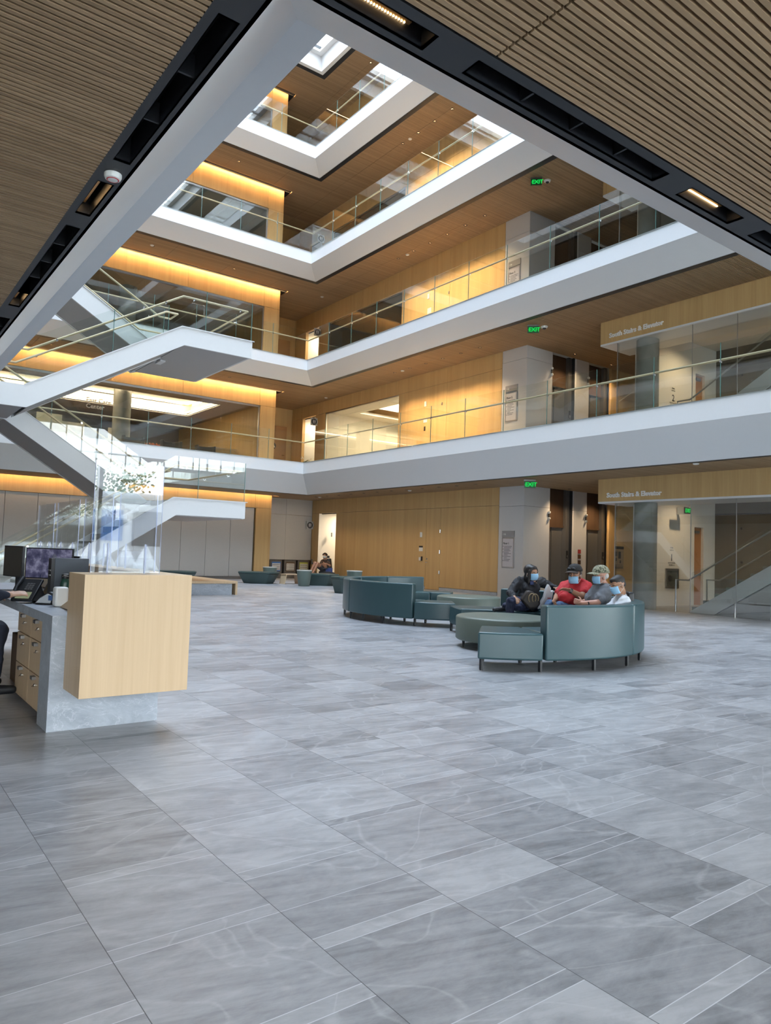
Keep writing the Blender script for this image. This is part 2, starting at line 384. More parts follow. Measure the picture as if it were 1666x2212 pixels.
def band(l):
    """black recessed band between edge beam and slatted ceiling, with light and return-air slots"""
    zb = CE[l]; o = outer(l+1) if l < 5 else (2.2, 3.6, 14.62, 24.86); bo = (o[0]-.184, o[1]-.22, o[2]+.20, o[3]+.20)
    mb = MB(); t = .004
    slots = {'L': [], 'R': []}
    if l == 1: slots = {'L': [(2.74, 4.17), (4.49, 5.02), (5.27, 6.98), (6.99, 7.44), (7.9, 9.6)], 'R': [(1.25, 1.88), (2.13, 3.6), (3.85, 4.43), (4.70, 6.3)]}
    def run(axis, a0, a1, s0, s1, sl):
        cur = a0
        def bx(u0, u1, w0, w1, z0=zb, z1=zb+.012):
            if u1-u0 < 1e-4: return
            if axis == 'y': mb.box((w0, u0, z0), (w1, u1, z1))
            else: mb.box((u0, w0, z0), (u1, w1, z1))
        lip = (s1-s0)*.26
        for (q0, q1) in sl:
            bx(cur, q0, s0, s1); bx(q0, q1, s0, s0+lip); bx(q0, q1, s1-lip, s1)
            bx(q0-.01, q1+.01, s0+lip-.004, s0+lip, zb, zb+.16); bx(q0-.01, q1+.01, s1-lip, s1-lip+.004, zb, zb+.16)
            bx(q0-.01, q0, s0+lip, s1-lip, zb, zb+.16); bx(q1, q1+.01, s0+lip, s1-lip, zb, zb+.16); bx(q0-.01, q1+.01, s0+lip, s1-lip, zb+.16, zb+.165)
            n = int((q1-q0)/.48)
            for k in range(1, n+1):
                if q1-q0 > .9: bx(q0+k*(q1-q0)/(n+1), q0+k*(q1-q0)/(n+1)+.012, s0+lip, s1-lip, zb+.02, zb+.13)
            cur = q1
        bx(cur, a1, s0, s1)
    run('y', bo[1], bo[3], bo[0], o[0], slots['L']); run('x', o[0], bo[2], bo[1], o[1], slots['R'])
    run('y', o[1], bo[3], o[2], bo[2], []); run('x', o[0], o[2], o[3], bo[3], [])
    struct('trim_%d' % (5+l), mb, M_black, smooth=False)
    return bo
BO = {l: band(l) for l in (1, 2, 3, 4, 5)}

def ceiling(l):
    z = CE[l]; b = BO[l]; mb = MB(); p = .0375; wd = .0220
    far = 27.85 if l == 1 else 29.95
    seams = [2.165+2.575*k for k in range(-4, 9)] if l == 1 else [13.5+2.2*k for k in range(-9, 5)]
    y = -3.9 if l == 1 else 1.0
    def seg(xa, xb, y):
        cuts = [xa]+[s for s in seams if xa+.02 < s < xb-.02]+[xb]
        for c0, c1 in zip(cuts[:-1], cuts[1:]):
            mb.box((c0+(.006 if c0 != xa else 0), y, z), (c1-(.006 if c1 != xb else 0), y+wd, z+.040))
    while y < far:
        xm = XS-.01 if y > YLOB-.03 else (23.0 if y > 12.45 else (16.54 if y > -3 else XS))
        x0 = W_ if y < YE-.22 else 14.42
        if l == 1 and y > 26.86: x0 = 14.2
        if y+wd < b[1] or y > b[3]: seg(x0, xm, y)
        else: seg(W_ if l == 1 else -1.0, b[0], y); seg(b[2], xm, y)
        y += p
    o = struct('ceiling', mb, M_slat, smooth=False, recalc=False)
    mb = MB(); zz = z+.05
    for a, c in (((W_, -4, zz), (b[0], 30, zz+.02)), ((b[2], -4, zz), (XS, 30, zz+.02)), ((b[0], -4, zz), (b[2], b[1], zz+.02)),
                 ((b[0], b[3], zz), (b[2], 30, zz+.02)), ((XS, 12.2, zz), (E_, YLOB, zz+.02))): mb.box(a, c)
    struct('ceiling', mb, M_void, smooth=False)
for l in (1, 2, 3, 4, 5): ceiling(l)

# ---- roof and skylight well
z5 = CE[5]; r = (2.2, 3.6, 14.62, 24.86)
mb = MB(); ring(mb, [(*r, z5), (r[0]+.16, r[1]+.16, r[2]-.16, r[3]-.16, z5), (r[0]+.16, r[1]+.16, r[2]-.16, r[3]-.16, z5+.12),
                     (r[0]+.24, r[1]+.24, r[2]-.24, r[3]-.24, 21.20)])
struct('trim_11', mb, M_white, smooth=False, recalc=False)
mb = MB(); q = (r[0]+.24, r[1]+.24, r[2]-.24, r[3]-.24)
ring(mb, [(*q, 21.20), (q[0]+.2, q[1]+.2, q[2]-.2, q[3]-.2, 21.21), (q[0]+.2, q[1]+.2, q[2]-.2, q[3]-.2, 21.30)])
for k in range(1, 8): mb.box((q[0], q[3]-k*2.9, 21.21), (q[2], q[3]-k*2.9+.08, 21.30))
struct('window_1', mb, M_white, smooth=False, recalc=False)
mb = MB().box((W_, -4, 21.6), (q[0], 36.4, 21.8)).box((q[2], -4, 21.6), (24, 36.4, 21.8)).box((q[0], -4, 21.6), (q[2], q[1], 21.8)).box((q[0], q[3], 21.6), (q[2], 36.4, 21.8))
struct('ceiling', mb, M_plaster, smooth=False)
struct('window_2', MB().box((q[0], q[1], 21.31), (q[2], q[3], 21.32)), glassm('rooflight_glass', (.93, .95, .97)), smooth=False)
# ---- west, north, back walls (behind or beside the camera)
struct('wall_west', MB().box((W_-.2, -4, 0), (W_, 36.4, 21.6)), M_plaster, smooth=False)
mb = MB().box((14.0, 30.0, 0), (E_, 30.2, 21.6)).box((W_, 36.2, 0), (14.2, 36.4, 21.6)); struct('wall_north', mb, M_wood, smooth=False)
# glazed front behind the camera: mullions, spandrels, glass
mb = MB(); xs_ = [W_+k*2.45 for k in range(13)]
for x in xs_: mb.box((x-.035, -4.12, 0), (x+.035, -3.98, 8.5))
for x in xs_[:-1]: mb.box((x+.78, -4.10, 4.6), (x+.83, -4.0, 7.7)).box((x+1.6, -4.10, 4.6), (x+1.65, -4.0, 7.7))
for z in (0.0, 3.35, 4.6, 6.3, 7.7): mb.box((W_, -4.12, z), (E_, -3.98, z+.09))
struct('window_20', mb, flat('aluminium_mullion', (.42, .43, .44), .35, .8), smooth=False)
mb = MB()
for a, b in ((3.44, 4.6), (7.79, 21.6)): mb.box((W_, -4.10, a), (E_, -4.04, b))
struct('wall_front', mb, M_soffit, smooth=False)
struct('window_3', MB().box((W_, -4.06, .05), (E_, -4.05, 7.8)), M_store, smooth=False)
struct('wall_right', MB().box((E_, -4, 0), (E_+.2, 31, 21.6)), M_plaster, smooth=False)

# ---- east wall (far left): header, storefront or panels, end post
for l in (1, 2, 3, 4, 5):
    f, c = FZ[l], CE[l]; top = {1: 2.90, 2: 7.13, 3: 11.28, 4: 15.46, 5: 19.75}[l]
    zh = c+.25
    mb = MB(); xj = [W_]+[13.42-3.27*k for k in range(5, -1, -1)]+[14.16]
    for a, b in zip(xj[:-1], xj[1:]):
        if b <= W_: continue
        mb.box((max(a, W_)+.004, YE, top+.004), (b-.004, YE+.14, zh))
    mb.box((13.47, YE, f), (14.16, YE+.14, top-.004))
    if l > 1: mb.box((13.42, YE+.10, f), (13.47, YE+.14, top))
    struct('wall_east', mb, M_wood, smooth=False)
    struct('wall_east', MB().box((W_, YE+.142, top+.02 if l > 1 else 0), (14.02, YE+.2, zh)), M_black, smooth=False)  # black backing; ground-floor one reaches the floor, added to block leaking light
    struct('wall_alcove', MB().box((14.02, YE+.14, f), (14.16, 29.9, zh)), M_wood if l > 1 else M_lightpanel, smooth=False)
    if l == 1:
        mb = MB(); k = 13.40
        while k > W_+1: mb.box((k-1.01, YE+.03, .11), (k-.006, YE+.12, 2.89)); k -= 1.016
        struct('wall_east', mb, M_greypanel, smooth=False)
        struct('baseboard_east', MB().box((W_, YE+.02, 0), (13.42, YE+.1, .10)), M_darksteel, smooth=False)
        mb = MB(); xx = [14.16, 15.33, 16.64]
        for a, b in zip(xx[:-1], xx[1:]): mb.box((a+.005, 27.75, .80), (b-.005, 27.85, 2.74)); mb.box((a+.005, 27.75, 2.75), (b-.005, 27.85, 3.6))
        struct('wall_alcove', mb, M_greypanel, smooth=False)
        struct('wall_alcove', MB().box((14.16, 28.3, 0), (16.65, 28.4, .8)).box((14.16, 27.85, .79), (16.65, 28.4, .83)), M_black, smooth=False)
    else:
        # storefront glass with thin joints and metal head
        mb = MB(); mb.box((W_, YE+.05, top-.07), (13.46, YE+.11, top)).box((13.42, YE+.05, f), (13.465, YE+.11, top)).box((W_, YE+.05, f), (13.46, YE+.11, f+.03))
        win = struct('window_%d' % (2+l), mb, M_steel, smooth=False)
        mb = MB(); xq = [13.42-1.63*k for k in range(12)]
        for b, a in zip(xq[:-1], xq[1:]): mb.box((a+.004, YE+.075, f+.03), (b-.004, YE+.087, top-.07))
        mb.build('pane', M_store, win, smooth=False)
        # end wall of the far corridor
        mb = MB().box((14.16, 29.9, f), (14.9, 29.99, zh)); struct('wall_corridor', mb, M_lightpanel, smooth=False)
        mb = MB().box((14.9, 29.93, f), (16.65, 29.99, zh)); struct('wall_corridor', mb, M_wood, smooth=False)

# ---- south wall (right, wood panelled)
for l in (1, 2, 3, 4, 5):
    f, c = FZ[l], CE[l]; zs = f+2.86 if l == 1 else {2: 7.27, 3: 11.30, 4: 15.43, 5: 19.7}[l]; zh = c+.06; t = .14
    mb = MB(); pl = [(XS, zs+.004, zh)]
    yend = 27.75 if l == 1 else 29.9
    cuts = [16.30, 18.95, 21.70, 24.4, yend] if l > 1 else [16.30, yend]
    for a, b in zip(cuts[:-1], cuts[1:]): mb.box((XS, a+.003, zs+.005), (XS+t, b-.003, zh))
    lo = f+.11 if l == 1 else f
    if l == 1: segs = [(16.30, 19.10), (19.866, 25.80), (27.18, yend)]; door13 = struct('door_13', MB().box((XS, 19.108, .01), (XS+t, 19.858, zs-.004)), M_wood, smooth=False)
    else: segs = [(16.30, 18.95), (18.956, 21.70), (26.98, 27.78), (28.93, yend)]
    for a, b in segs: mb.box((XS, a+.002, lo), (XS+t, b-.002, zs-.004))
    struct('wall_south', mb, M_wood, smooth=False)
    struct('wall_south', MB().box((XS+t, 16.3, zs-.03), (XS+t+.02, yend, zs+.03)), M_black, smooth=False)
    if l == 1:
        struct('baseboard_south', MB().box((XS-.01, 16.32, 0), (XS+.12, 19.08, .10)).box((XS-.01, 19.88, 0), (XS+.12, 25.8, .10)), M_desk_stone, smooth=False)
        # pale recess behind the doorway
        struct('wall_recess', MB().box((XS+.14, 27.18, 0), (19.5, 27.3, 3.2)).box((19.5, 23, 0), (19.6, 27.3, 3.2)).box((XS+.14, 25.68, 0), (19.5, 25.8, 3.2)).box((XS+.0, 27.17, 0), (XS+.14, 27.181, 2.85)), M_plaster, smooth=False)
        struct('ceiling', MB().box((XS+.14, 25.7, 2.9), (19.6, 27.3, 2.95)), M_plaster, smooth=False)
    else:
        struct('wall_recess', MB().box((XS+.14, 28.93, f), (18.6, 29.0, f+2.9)).box((18.5, 27.7, f), (18.6, 29.0, f+2.9)).box((XS+.14, 27.70, f), (18.6, 27.78, f+2.9)).box((XS+.14, 27.7, zs), (18.6, 29, zs+.05)), M_plaster, smooth=False)
        mb = MB().box((XS+.03, 21.7, zs-.05), (XS+.09, 26.98, zs)).box((XS+.03, 21.7, f), (XS+.09, 26.98, f+.03)).box((XS+.03, 21.7, f), (XS+.09, 21.74, zs)).box((XS+.03, 26.94, f), (XS+.09, 26.98, zs))
        win = struct('window_%d' % (5+l+1), mb, M_steel, smooth=False)
        mb = MB()
        for k in range(4): mb.box((XS+.055, 21.74+k*1.3+.004, f+.03), (XS+.067, 21.74+(k+1)*1.3-.004, zs-.05))
        mb.build('pane', M_store, win, smooth=False)
        rm = M_plaster if l == 2 else flat('grey_room_paint', (.23, .24, .23), .7)
        mb = MB().box((21.0, 21.5, f), (21.1, 27.4, f+3.1)).box((XS+.14, 27.3, f), (21, 27.4, f+3.1)).box((XS+.14, 21.5, f), (21, 21.6, f+3.1))
        struct('wall_room', mb, rm, smooth=False)
        mb = MB()
        if l == 2:
            mb.box((XS+.14, 21.5, f+2.75), (18.0, 27.4, f+2.8)).box((20.6, 21.5, f+2.75), (21, 27.4, f+2.8)).box((18.0, 21.5, f+2.75), (20.6, 22.2, f+2.8)).box((18, 26.3, f+2.75), (20.6, 27.4, f+2.8)).box((18, 22.2, f+3.1), (20.6, 26.3, f+3.15))
            mb.box((17.97, 22.2, f+2.8), (18.0, 26.3, f+3.1)).box((20.6, 22.2, f+2.8), (20.63, 26.3, f+3.1))
        else: mb.box((XS+.14, 21.5, f+2.75), (21, 27.4, f+2.8))
        struct('ceiling', mb, M_plaster if l == 2 else rm, smooth=False)
        struct('floor', MB().box((XS+.14, 21.5, f-.02), (21, 29, f)), M_carpet, smooth=False)

# ---- pillar, elevator wall and glazed stair enclosure, three levels
def lobby(l):
    f, c = FZ[l], CE[l]; h = c+.06; zs = f+2.82; t = .06
    P = M_lightpanel
    mb = MB()
    for z0, z1 in ((f, zs-.004), (zs+.004, h)):
        mb.box((XS, YLOB+.006, z0), (XS+t, 16.29, z1))
        mb.box((XS+.006, YLOB, z0), (17.84, YLOB+t, z1)); mb.box((19.02, YLOB, z0), (19.68, YLOB+t, z1))
    struct('wall_lobby', mb, P, smooth=False)
    struct('wall_lobby', MB().box((XS+.012, YLOB+.012, f), (XS+.5, YLOB+.5, h)).box((XS+t, YLOB+t, f), (17.84, 17, h)).box((19.02, YLOB+t, f), (19.68, 17, h)), M_black, smooth=False)
    struct('wall_lobby', MB().box((20.90, YLOB, f), (E_, YLOB+.1, h)), M_wood if l == 1 else M_wood, smooth=False)
    for k, (a, b) in enumerate(((17.84, 19.02), (19.68, 20.90))):
        dn = 3*(l-1)+k+1
        mb = MB().box((a, YLOB+.30, f+2.28), (b, YLOB+.34, h)).box((a, YLOB+.28, f+2.24), (b, YLOB+.40, f+2.30))
        mb.box((a, YLOB+.02, f), (a+.04, YLOB+.42, h))
        d = struct('door_%d' % dn, mb, M_wood_dark, smooth=False)
        mid = a+(b-a)*.42
        MB().box((a+.05, YLOB+.36, f+.01), (mid-.004, YLOB+.39, f+2.25)).build('door_panel', M_darksteel, d, smooth=False)
        MB().box((mid+.004, YLOB+.34, f+.01), (b-.17, YLOB+.37, f+2.25)).build('door_panel', M_darksteel, d, smooth=False)
        MB().box((b-.165, YLOB+.18, f), (b, YLOB+.42, h)).box((a, YLOB+.40, f), (b, YLOB+.42, h)).build('door_frame', M_darksteel, d, smooth=False)
        mb = MB().box((b-.135, YLOB+.165, f+1.25), (b-.045, YLOB+.18, f+1.50)); mb.build('floor_plate', M_ink, d, smooth=False)
        mb = MB().text('%d' % l, .10, (b-.115, YLOB+.16, f+1.28), (1,0,0), (0,0,1)); mb.build('floor_number', M_offwhite, d, smooth=False)
    # soffit header over the glazing, column, enclosure walls
    mb = MB().box((16.55, 4.0, c-.61), (16.72, 12.45, h)).box((16.722, 12.33, c-.61), (17.6, 12.45, h)) ; struct('trim_%d' % (11+l), mb, M_wood, smooth=False)
    struct('trim_%d' % (14+l), MB().box((16.55, 4.0, c-.66), (17.9, 12.45, c-.612)), M_white, smooth=False)
    struct('wall_stair', MB().box((17.3, 11.72, f), (20.15, 11.85, h)).box((20.65, 11.72, f), (21.3, 11.85, h)).box((20.15, 11.72, f+2.3), (20.65, 11.85, h)), M_plaster, smooth=False)
    mb = MB().box((21.3, 2, f), (21.5, 11.9, h))
    mb.mat(1)
    for yy in (10.9, 9.7, 8.5, 7.3):
        for z_ in (.5, 1.3, 2.3): mb.cyl((21.285, yy, f+z_), (21.31, yy, f+z_), .035, n=12)
    mb.box((21.293, 2, f+2.72), (21.31, 11.9, f+2.75)).box((21.293, 9.27, f), (21.31, 9.30, h))
    struct('wall_stair', mb, [M_conc_wall, M_ink], smooth=False)
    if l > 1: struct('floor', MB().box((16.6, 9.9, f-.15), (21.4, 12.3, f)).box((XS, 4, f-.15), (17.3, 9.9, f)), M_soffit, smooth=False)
    struct('ceiling', MB().box((17.9 if l == 1 else 16.72, 3, c-.02), (21.4, 11.8, c+.05)), M_plaster, smooth=False)
    col = MB().cyl((16.98, 11.25, f), (16.98, 11.25, h), .29, n=40); struct('trim_%d' % (17+l), col, M_conc)
    d = struct('door_%d' % (3*(l-1)+3), MB().box((20.15, 11.80, f), (20.65, 11.84, f+2.28)), flat('orange_veneer_door', (.40, .17, .05), .5), smooth=False)
    MB().box((20.16, 11.77, f+.86), (20.62, 11.80, f+.90)).build('push_bar', M_darksteel, d, smooth=False)
    MB().box((20.25, 11.75, f+2.12), (20.5, 11.80, f+2.2)).build('door_closer', M_darksteel, d, smooth=False)
    mb = MB(); yj = [11.93, 9.75, 8.62, 6.5, 4.5]
    for b, a in zip(yj[:-1], yj[1:]): mb.box((16.60, a+.003, f+.015), (16.612, b-.003, c-.62))
    mb.box((16.61, 11.93, f+.015), (16.98-.28, 11.942, c-.66))
    win = struct('window_%d' % (11+l), mb, M_store, smooth=False)
    mb = MB()
    for y in yj[:-1]: mb.box((16.595, y-.006, f+.015), (16.617, y+.006, c-.63))
    mb.build('glass_joint', M_steel, win, smooth=False)
for l in (1, 2, 3): lobby(l)
# plain rooms behind the storefronts of the east wall
grey = flat('grey_room_paint', (.23, .24, .23), .7)
for l, zc in ((2, 7.16), (3, 11.3), (4, 15.5)):
    f = FZ[l]
    struct('wall_room', MB().box((13.48, YE+.2, f), (13.6, 36, zc+.5)), M_wood if l < 4 else grey, smooth=False)
    struct('wall_room', MB().box((W_, 36, f), (13.5, 36.1, zc+.5)), {2: flat('dark_taupe_wall', (.13, .105, .09), .6), 3: flat('light_taupe_wall', (.42, .38, .34), .6), 4: grey}[l], smooth=False)
    struct('floor', MB().box((W_, 30.2, f-.2), (13.5, 36, f)), M_carpet, smooth=False)
    mb = MB(); cm = M_soffit if l != 3 else flat('copper_ceiling', (.50, .34, .20), .35)
    if l == 4: cm = grey
    x0, y0, x1, y1 = 2.0, 28.2, 12.27, 31.8
    if l == 2:
        mb.box((W_, YE+.15, zc), (13.5, y0, zc+.04)).box((W_, y1, zc), (13.5, 36, zc+.04)).box((x1, y0, zc), (13.5, y1, zc+.04)).box((W_, y0, zc), (x0, y1, zc+.04))
        struct('ceiling', mb, flat('brown_ceiling', (.22, .15, .09), .6), smooth=False)
        mb = MB().box((x0, y0, zc+.50), (x1, y1, zc+.54)); ring(mb, [(x0-.2, y0-.2, x1+.2, y1+.2, zc+.5), (x0-.2, y0-.2, x1+.2, y1+.2, zc+.08), (x0, y0, x1, y1, zc+.08), (x0, y0, x1, y1, zc-.01)])
        struct('ceiling', mb, M_plaster, smooth=False, recalc=False)
    else: struct('ceiling', mb.box((W_, YE+.15, zc), (13.5, 36, zc+.04)), cm, smooth=False)
for l in (2, 3): struct('trim_%d' % (19+l), MB().cyl((8.4, 28.6, FZ[l]), (8.4, 28.6, FZ[l]+3.0), .33, n=36), M_conc)
# ------------------------------------------------------------------ lamps
def area(parent, loc, rot, sx, sy, power, col, spread=PI):
    l = bpy.data.lights.new('lamp_glow', 'AREA'); l.shape = 'RECTANGLE'; l.size = sx; l.size_y = sy; l.energy = power; l.color = col; l.spread = spread
    o = bpy.data.objects.new('lamp_glow', l); COL.objects.link(o); o.rotation_euler = rot
    o.parent = parent; o.location = Vector(loc)-wloc(parent); return o
WARM = (1, .60, .27)
for l, pw in ((1, 65), (2, 150), (3, 170), (4, 170), (5, 120)):
    c = CE[l]; x0 = 1.0 if l == 1 else 2.0
    t = thing('cove_light', 'warm linear light in the ceiling slot above the far wooden wall, %s floor' % ORD[l], 'ceiling light', (8, YE-.09, c+.02))
    MB().box((x0, YE-.175, c+.055), (14.42, YE-.115, c+.062)).build('diffuser', M_warm, t, smooth=False)
    MB().box((x0, YE-.20, c+.03), (x0+.0+.02, YE-.03, c+.08)).box((x0, YE-.03, c+.02), (14.42, YE-.02, c+.09)).build('housing', M_black, t, smooth=False)
    area(t, (8.2, YE-.145, c+.05), (.35, 0, 0), 12.4, .05, pw, WARM)
def downlight(x, y, z, label, group, parts=True, on=True, power=9):
    t = thing('recessed_downlight', label, 'ceiling light', (x, y, z-.004), group)
    MB().lathe((x, y, z-.006), [(.040, .045), (.042, 0), (.060, 0), (.060, .012), (.050, .045)], 20, cap=False).build('trim_ring', M_black, t)
    MB().lathe((x, y, z+.022), [(.001, 0), (.039, 0), (.039, .006), (.001, .006)], 20).build('lens', M_warmspot, t)
    return t
def spot(parent, loc, power, size=1.75, col=(1, .72, .42)):
    l = bpy.data.lights.new('lamp_glow', 'SPOT'); l.energy = power; l.color = col; l.spot_size = size; l.spot_blend = .8; l.shadow_soft_size = .05
    o = bpy.data.objects.new('lamp_glow', l); COL.objects.link(o); o.parent = parent; o.location = Vector(loc)-wloc(parent)
rows = {1: ([16.2+.855*k for k in range(12)], 15.5), 2: ([16.45+.885*k for k in range(6)], 15.78), 3: ([16.4+.90*k for k in range(6)], 15.8), 4: ([18.06+.91*k for k in range(4)], 15.75)}
PW = {1: 10, 2: 105, 3: 115, 4: 130}
for l, (ys, x) in rows.items():
    first = None
    for i, y in enumerate(ys):
        lb = 'small recessed downlight in the row along the %s floor corridor ceiling' % ORD[l]; gp = '%s floor corridor downlights' % ORD[l]
        if first is None: first = downlight(x, y, CE[l], lb, gp); root = first; y0 = y
        else: root = dup(first, (0, y-y0, 0))
        spot(root, (x, y, CE[l]-.02), PW[l])
for (x, y, l, where) in ((18.3, 14.85, 1, 'in front of the left elevator on the ground floor'), (18.5, 14.9, 2, 'in front of the left elevator on the second floor'), (20.4, 14.9, 2, 'in front of the right elevator on the second floor'), (20.2, 14.9, 1, 'in front of the right elevator on the ground floor')):
    t = downlight(x, y, CE[l], 'recessed downlight in the lobby ceiling '+where, None); spot(t, (x, y, CE[l]-.02), 90, 2.2)
for l in (1, 2):
    for (x, y) in ((19.0, 10.6), (19.2, 8.0)):
        t = downlight(x, y, CE[l]-.02, 'recessed downlight in the %s floor stair enclosure, %s' % (ORD[l], 'near the light wall' if y > 9 else 'above the stair flight'), None)
        spot(t, (x, y, CE[l]-.06), 55 if l == 1 else 95, 2.6)
for l in (2, 3, 4, 5):  # fill downlights added to brighten the upper slatted ceilings
    for i, x in enumerate((5.2, 8.4, 11.6)):
        t = downlight(x, 25.9, CE[l], 'added fill downlight in front of the far header, %s floor, %s' % (ORD[l], ('left', 'middle', 'right')[i]), None); spot(t, (x, 25.9, CE[l]-.02), 150)
for i, y in enumerate((18.0, 20.5, 23.0)):  # more added fill, brightening the top corridor
    t = downlight(15.7, y, CE[5], 'added fill downlight on the top floor corridor ceiling, %s of three' % ('nearest', 'middle', 'farthest')[i], None); spot(t, (15.7, y, CE[5]-.02), 160)
# coffer glow in the room behind the second-floor storefront
t = thing('cove_light', 'glowing ceiling coffer in the room behind the far second floor glass', 'ceiling light', (7, 30, 7.2))
MB().box((2.0, 28.25, 7.27), (12.2, 28.35, 7.29)).box((2.0, 31.65, 7.27), (12.2, 31.75, 7.29)).box((12.1, 28.3, 7.27), (12.2, 31.7, 7.29)).build('diffuser', emit('coffer_strip', (1, .80, .52), 10), t, smooth=False)
area(t, (7, 28.35, 7.3), (math.radians(180), 0, 0), 10, .08, 85, (1, .76, .45)); area(t, (7, 31.65, 7.3), (math.radians(180), 0, 0), 10, .08, 85, (1, .76, .45))
t = thing('cove_light', 'glowing ceiling coffer in the room behind the right second floor glass', 'ceiling light', (19.3, 24.2, 7.5))
area(t, (19.3, 24.2, 7.45), (math.radians(180), 0, 0), 2.2, 3.8, 200, (1, .80, .52)); MB().box((20.50, 22.25, 7.42), (20.58, 26.25, 7.44)).build('diffuser', emit('coffer_strip', (1, .80, .52), 10), t, smooth=False)
# doorway glow (lamps inside the recesses)
t = thing('ceiling_lamp', 'plain ceiling lamp inside the pale doorway recess on the ground floor', 'ceiling light', (18.0, 26.5, 2.86)); MB().lathe((18.0, 26.5, 2.86), [(.1, 0), (.1, .03)], 20).build('lens', M_warmspot, t); area(t, (18.0, 26.5, 2.84), (0, 0, 0), .2, .2, 26, (1, .80, .55))
for l in (2, 3, 4):
    z = FZ[l]+2.6; t = thing('ceiling_lamp', 'ceiling lamp inside the pale doorway at the end of the %s floor corridor' % ORD[l], 'ceiling light', (17.4, 28.4, z)); MB().lathe((17.4, 28.4, z), [(.07, 0), (.07, .03)], 20).build('lens', M_warmspot, t); area(t, (17.4, 28.4, z-.02), (0, 0, 0), .2, .2, 20, (1, .78, .5))
# linear lamps in the black slots overhead
for axis, a, b, s, lab in (('y', 4.52, 4.98, 1.14, 'lit linear lamp in the left black slot just past the smoke alarm'), ('y', 7.02, 7.40, 1.14, 'lit linear lamp in the left black slot, farther one near the photo edge'),
                      ('x', 1.30, 1.79, 2.37, 'lit linear lamp in the black slot at the top of the view'), ('x', 3.90, 4.31, 2.37, 'lit linear lamp in the right black slot near the photo edge')):
    z = CE[1]+.075; t = thing('linear_lamp', lab, 'ceiling light', (s, a, z) if axis == 'y' else (a, s, z))
    mb = MB(); hb = MB(); n = 34
    for k in range(n):
        u = a+(b-a)*(k+.5)/n
        c = (s, u, z) if axis == 'y' else (u, s, z); mb.ell(c, .0048, .0048, .0048, nu=8, nv=5)
    hb.box((s-.02, a-.02, z), (s+.02, b+.02, z+.05)) if axis == 'y' else hb.box((a-.02, s-.02, z), (b+.02, s+.02, z+.05))
    mb.build('led_row', emit('led_warm', (1, .66, .32), 9), t); hb.build('housing', flat('brass_reflector', (.55, .33, .14), .3, .8), t, smooth=False)
# ------------------------------------------------------------------ ceiling devices
t = thing('smoke_alarm', 'round white smoke alarm with a red ring on the left black ceiling band', 'smoke alarm', (1.155, 4.35, CE[1]-.035))
MB().lathe((1.155, 4.35, CE[1]-.035), [(.03, 0), (.044, .006), (.05, .02), (.05, .036)], 28).build('housing', M_offwhite, t)
MB().lathe((1.155, 4.35, CE[1]-.037), [(.026, .003), (.032, .001), (.036, .004), (.03, .006)], 28).build('ring', flat('red_plastic', (.5, .03, .04), .4), t)
for l in (1, 2, 3):
    z = CE[l]
    t = thing('exit_sign', 'green exit sign hanging from the %s floor lobby ceiling' % ORD[l], 'exit sign', (15.2, 13.72, z-.30))
    c = Vector((15.2, 13.72, z-.17)); ux = Vector((.70, -.71, 0)).normalized(); ud = Vector((ux.y, -ux.x, 0))
    MB().obox(c, ux, ud, (0,0,1), .155, .006, .10).build('panel', flat('sign_dark_green', (.015, .10, .035), .5), t, smooth=False)
    MB().obox(c+Vector((0,0,.115)), ux, ud, (0,0,1), .165, .02, .022).build('housing', M_darksteel, t, smooth=False)
    MB().text('EXIT', .155, c-ux*.125-Vector((0,0,.052))+ud*.012, ux, (0,0,1), .003, bold=.004).build('lettering', M_exit, t, smooth=False)
    MB().obox(c+ud*.009, ux, ud, (0,0,1), .150, .001, .004).build('edge_light', M_exit, t, smooth=False)
    if l > 1:
        x = 15.62; t = thing('dome_camera', 'white dome security camera beside the %s floor exit sign' % ORD[l], 'security camera', (x, 13.68, z-.07))
        MB().lathe((x, 13.68, z-.07), [(.06, .02), (.085, .03), (.10, .07)], 28).build('housing', M_offwhite, t); MB().ell((x, 13.68, z-.045), .055, .055, .045).build('dome', M_black, t)
t = thing('exit_sign', 'green exit sign high on the wall inside the ground floor stair enclosure', 'exit sign', (19.05, 11.3, 2.62))
MB().box((18.9, 11.29, 2.62), (19.22, 11.31, 2.80)).build('panel', M_black, t, smooth=False)
MB().text('EXIT', .155, (18.93, 11.285, 2.655), (1,0,0), (0,0,1), .003, bold=.004).build('lettering', M_exit, t, smooth=False)
MB().box((19.2, 11.28, 2.62), (19.24, 11.71, 2.82)).build('bracket', M_offwhite, t, smooth=False)
t = thing('exit_sign', 'small green exit sign seen through the glass behind the upper stair at left', 'exit sign', (5.35, 27.6, 6.5))
MB().text('EXIT', .19, (5.3, 27.6, 6.55), (1,0,0), (0,0,1), .003, bold=.004).build('lettering', M_exit, t, smooth=False)
MB().box((5.2, 27.61, 6.5), (5.85, 27.63, 6.78)).build('panel', flat('sign_dark_green', (.015, .10, .035), .5), t, smooth=False)
MB().cyl((5.5, 27.62, 6.78), (5.5, 27.62, 7.16), .008).build('hanger', M_steel, t)
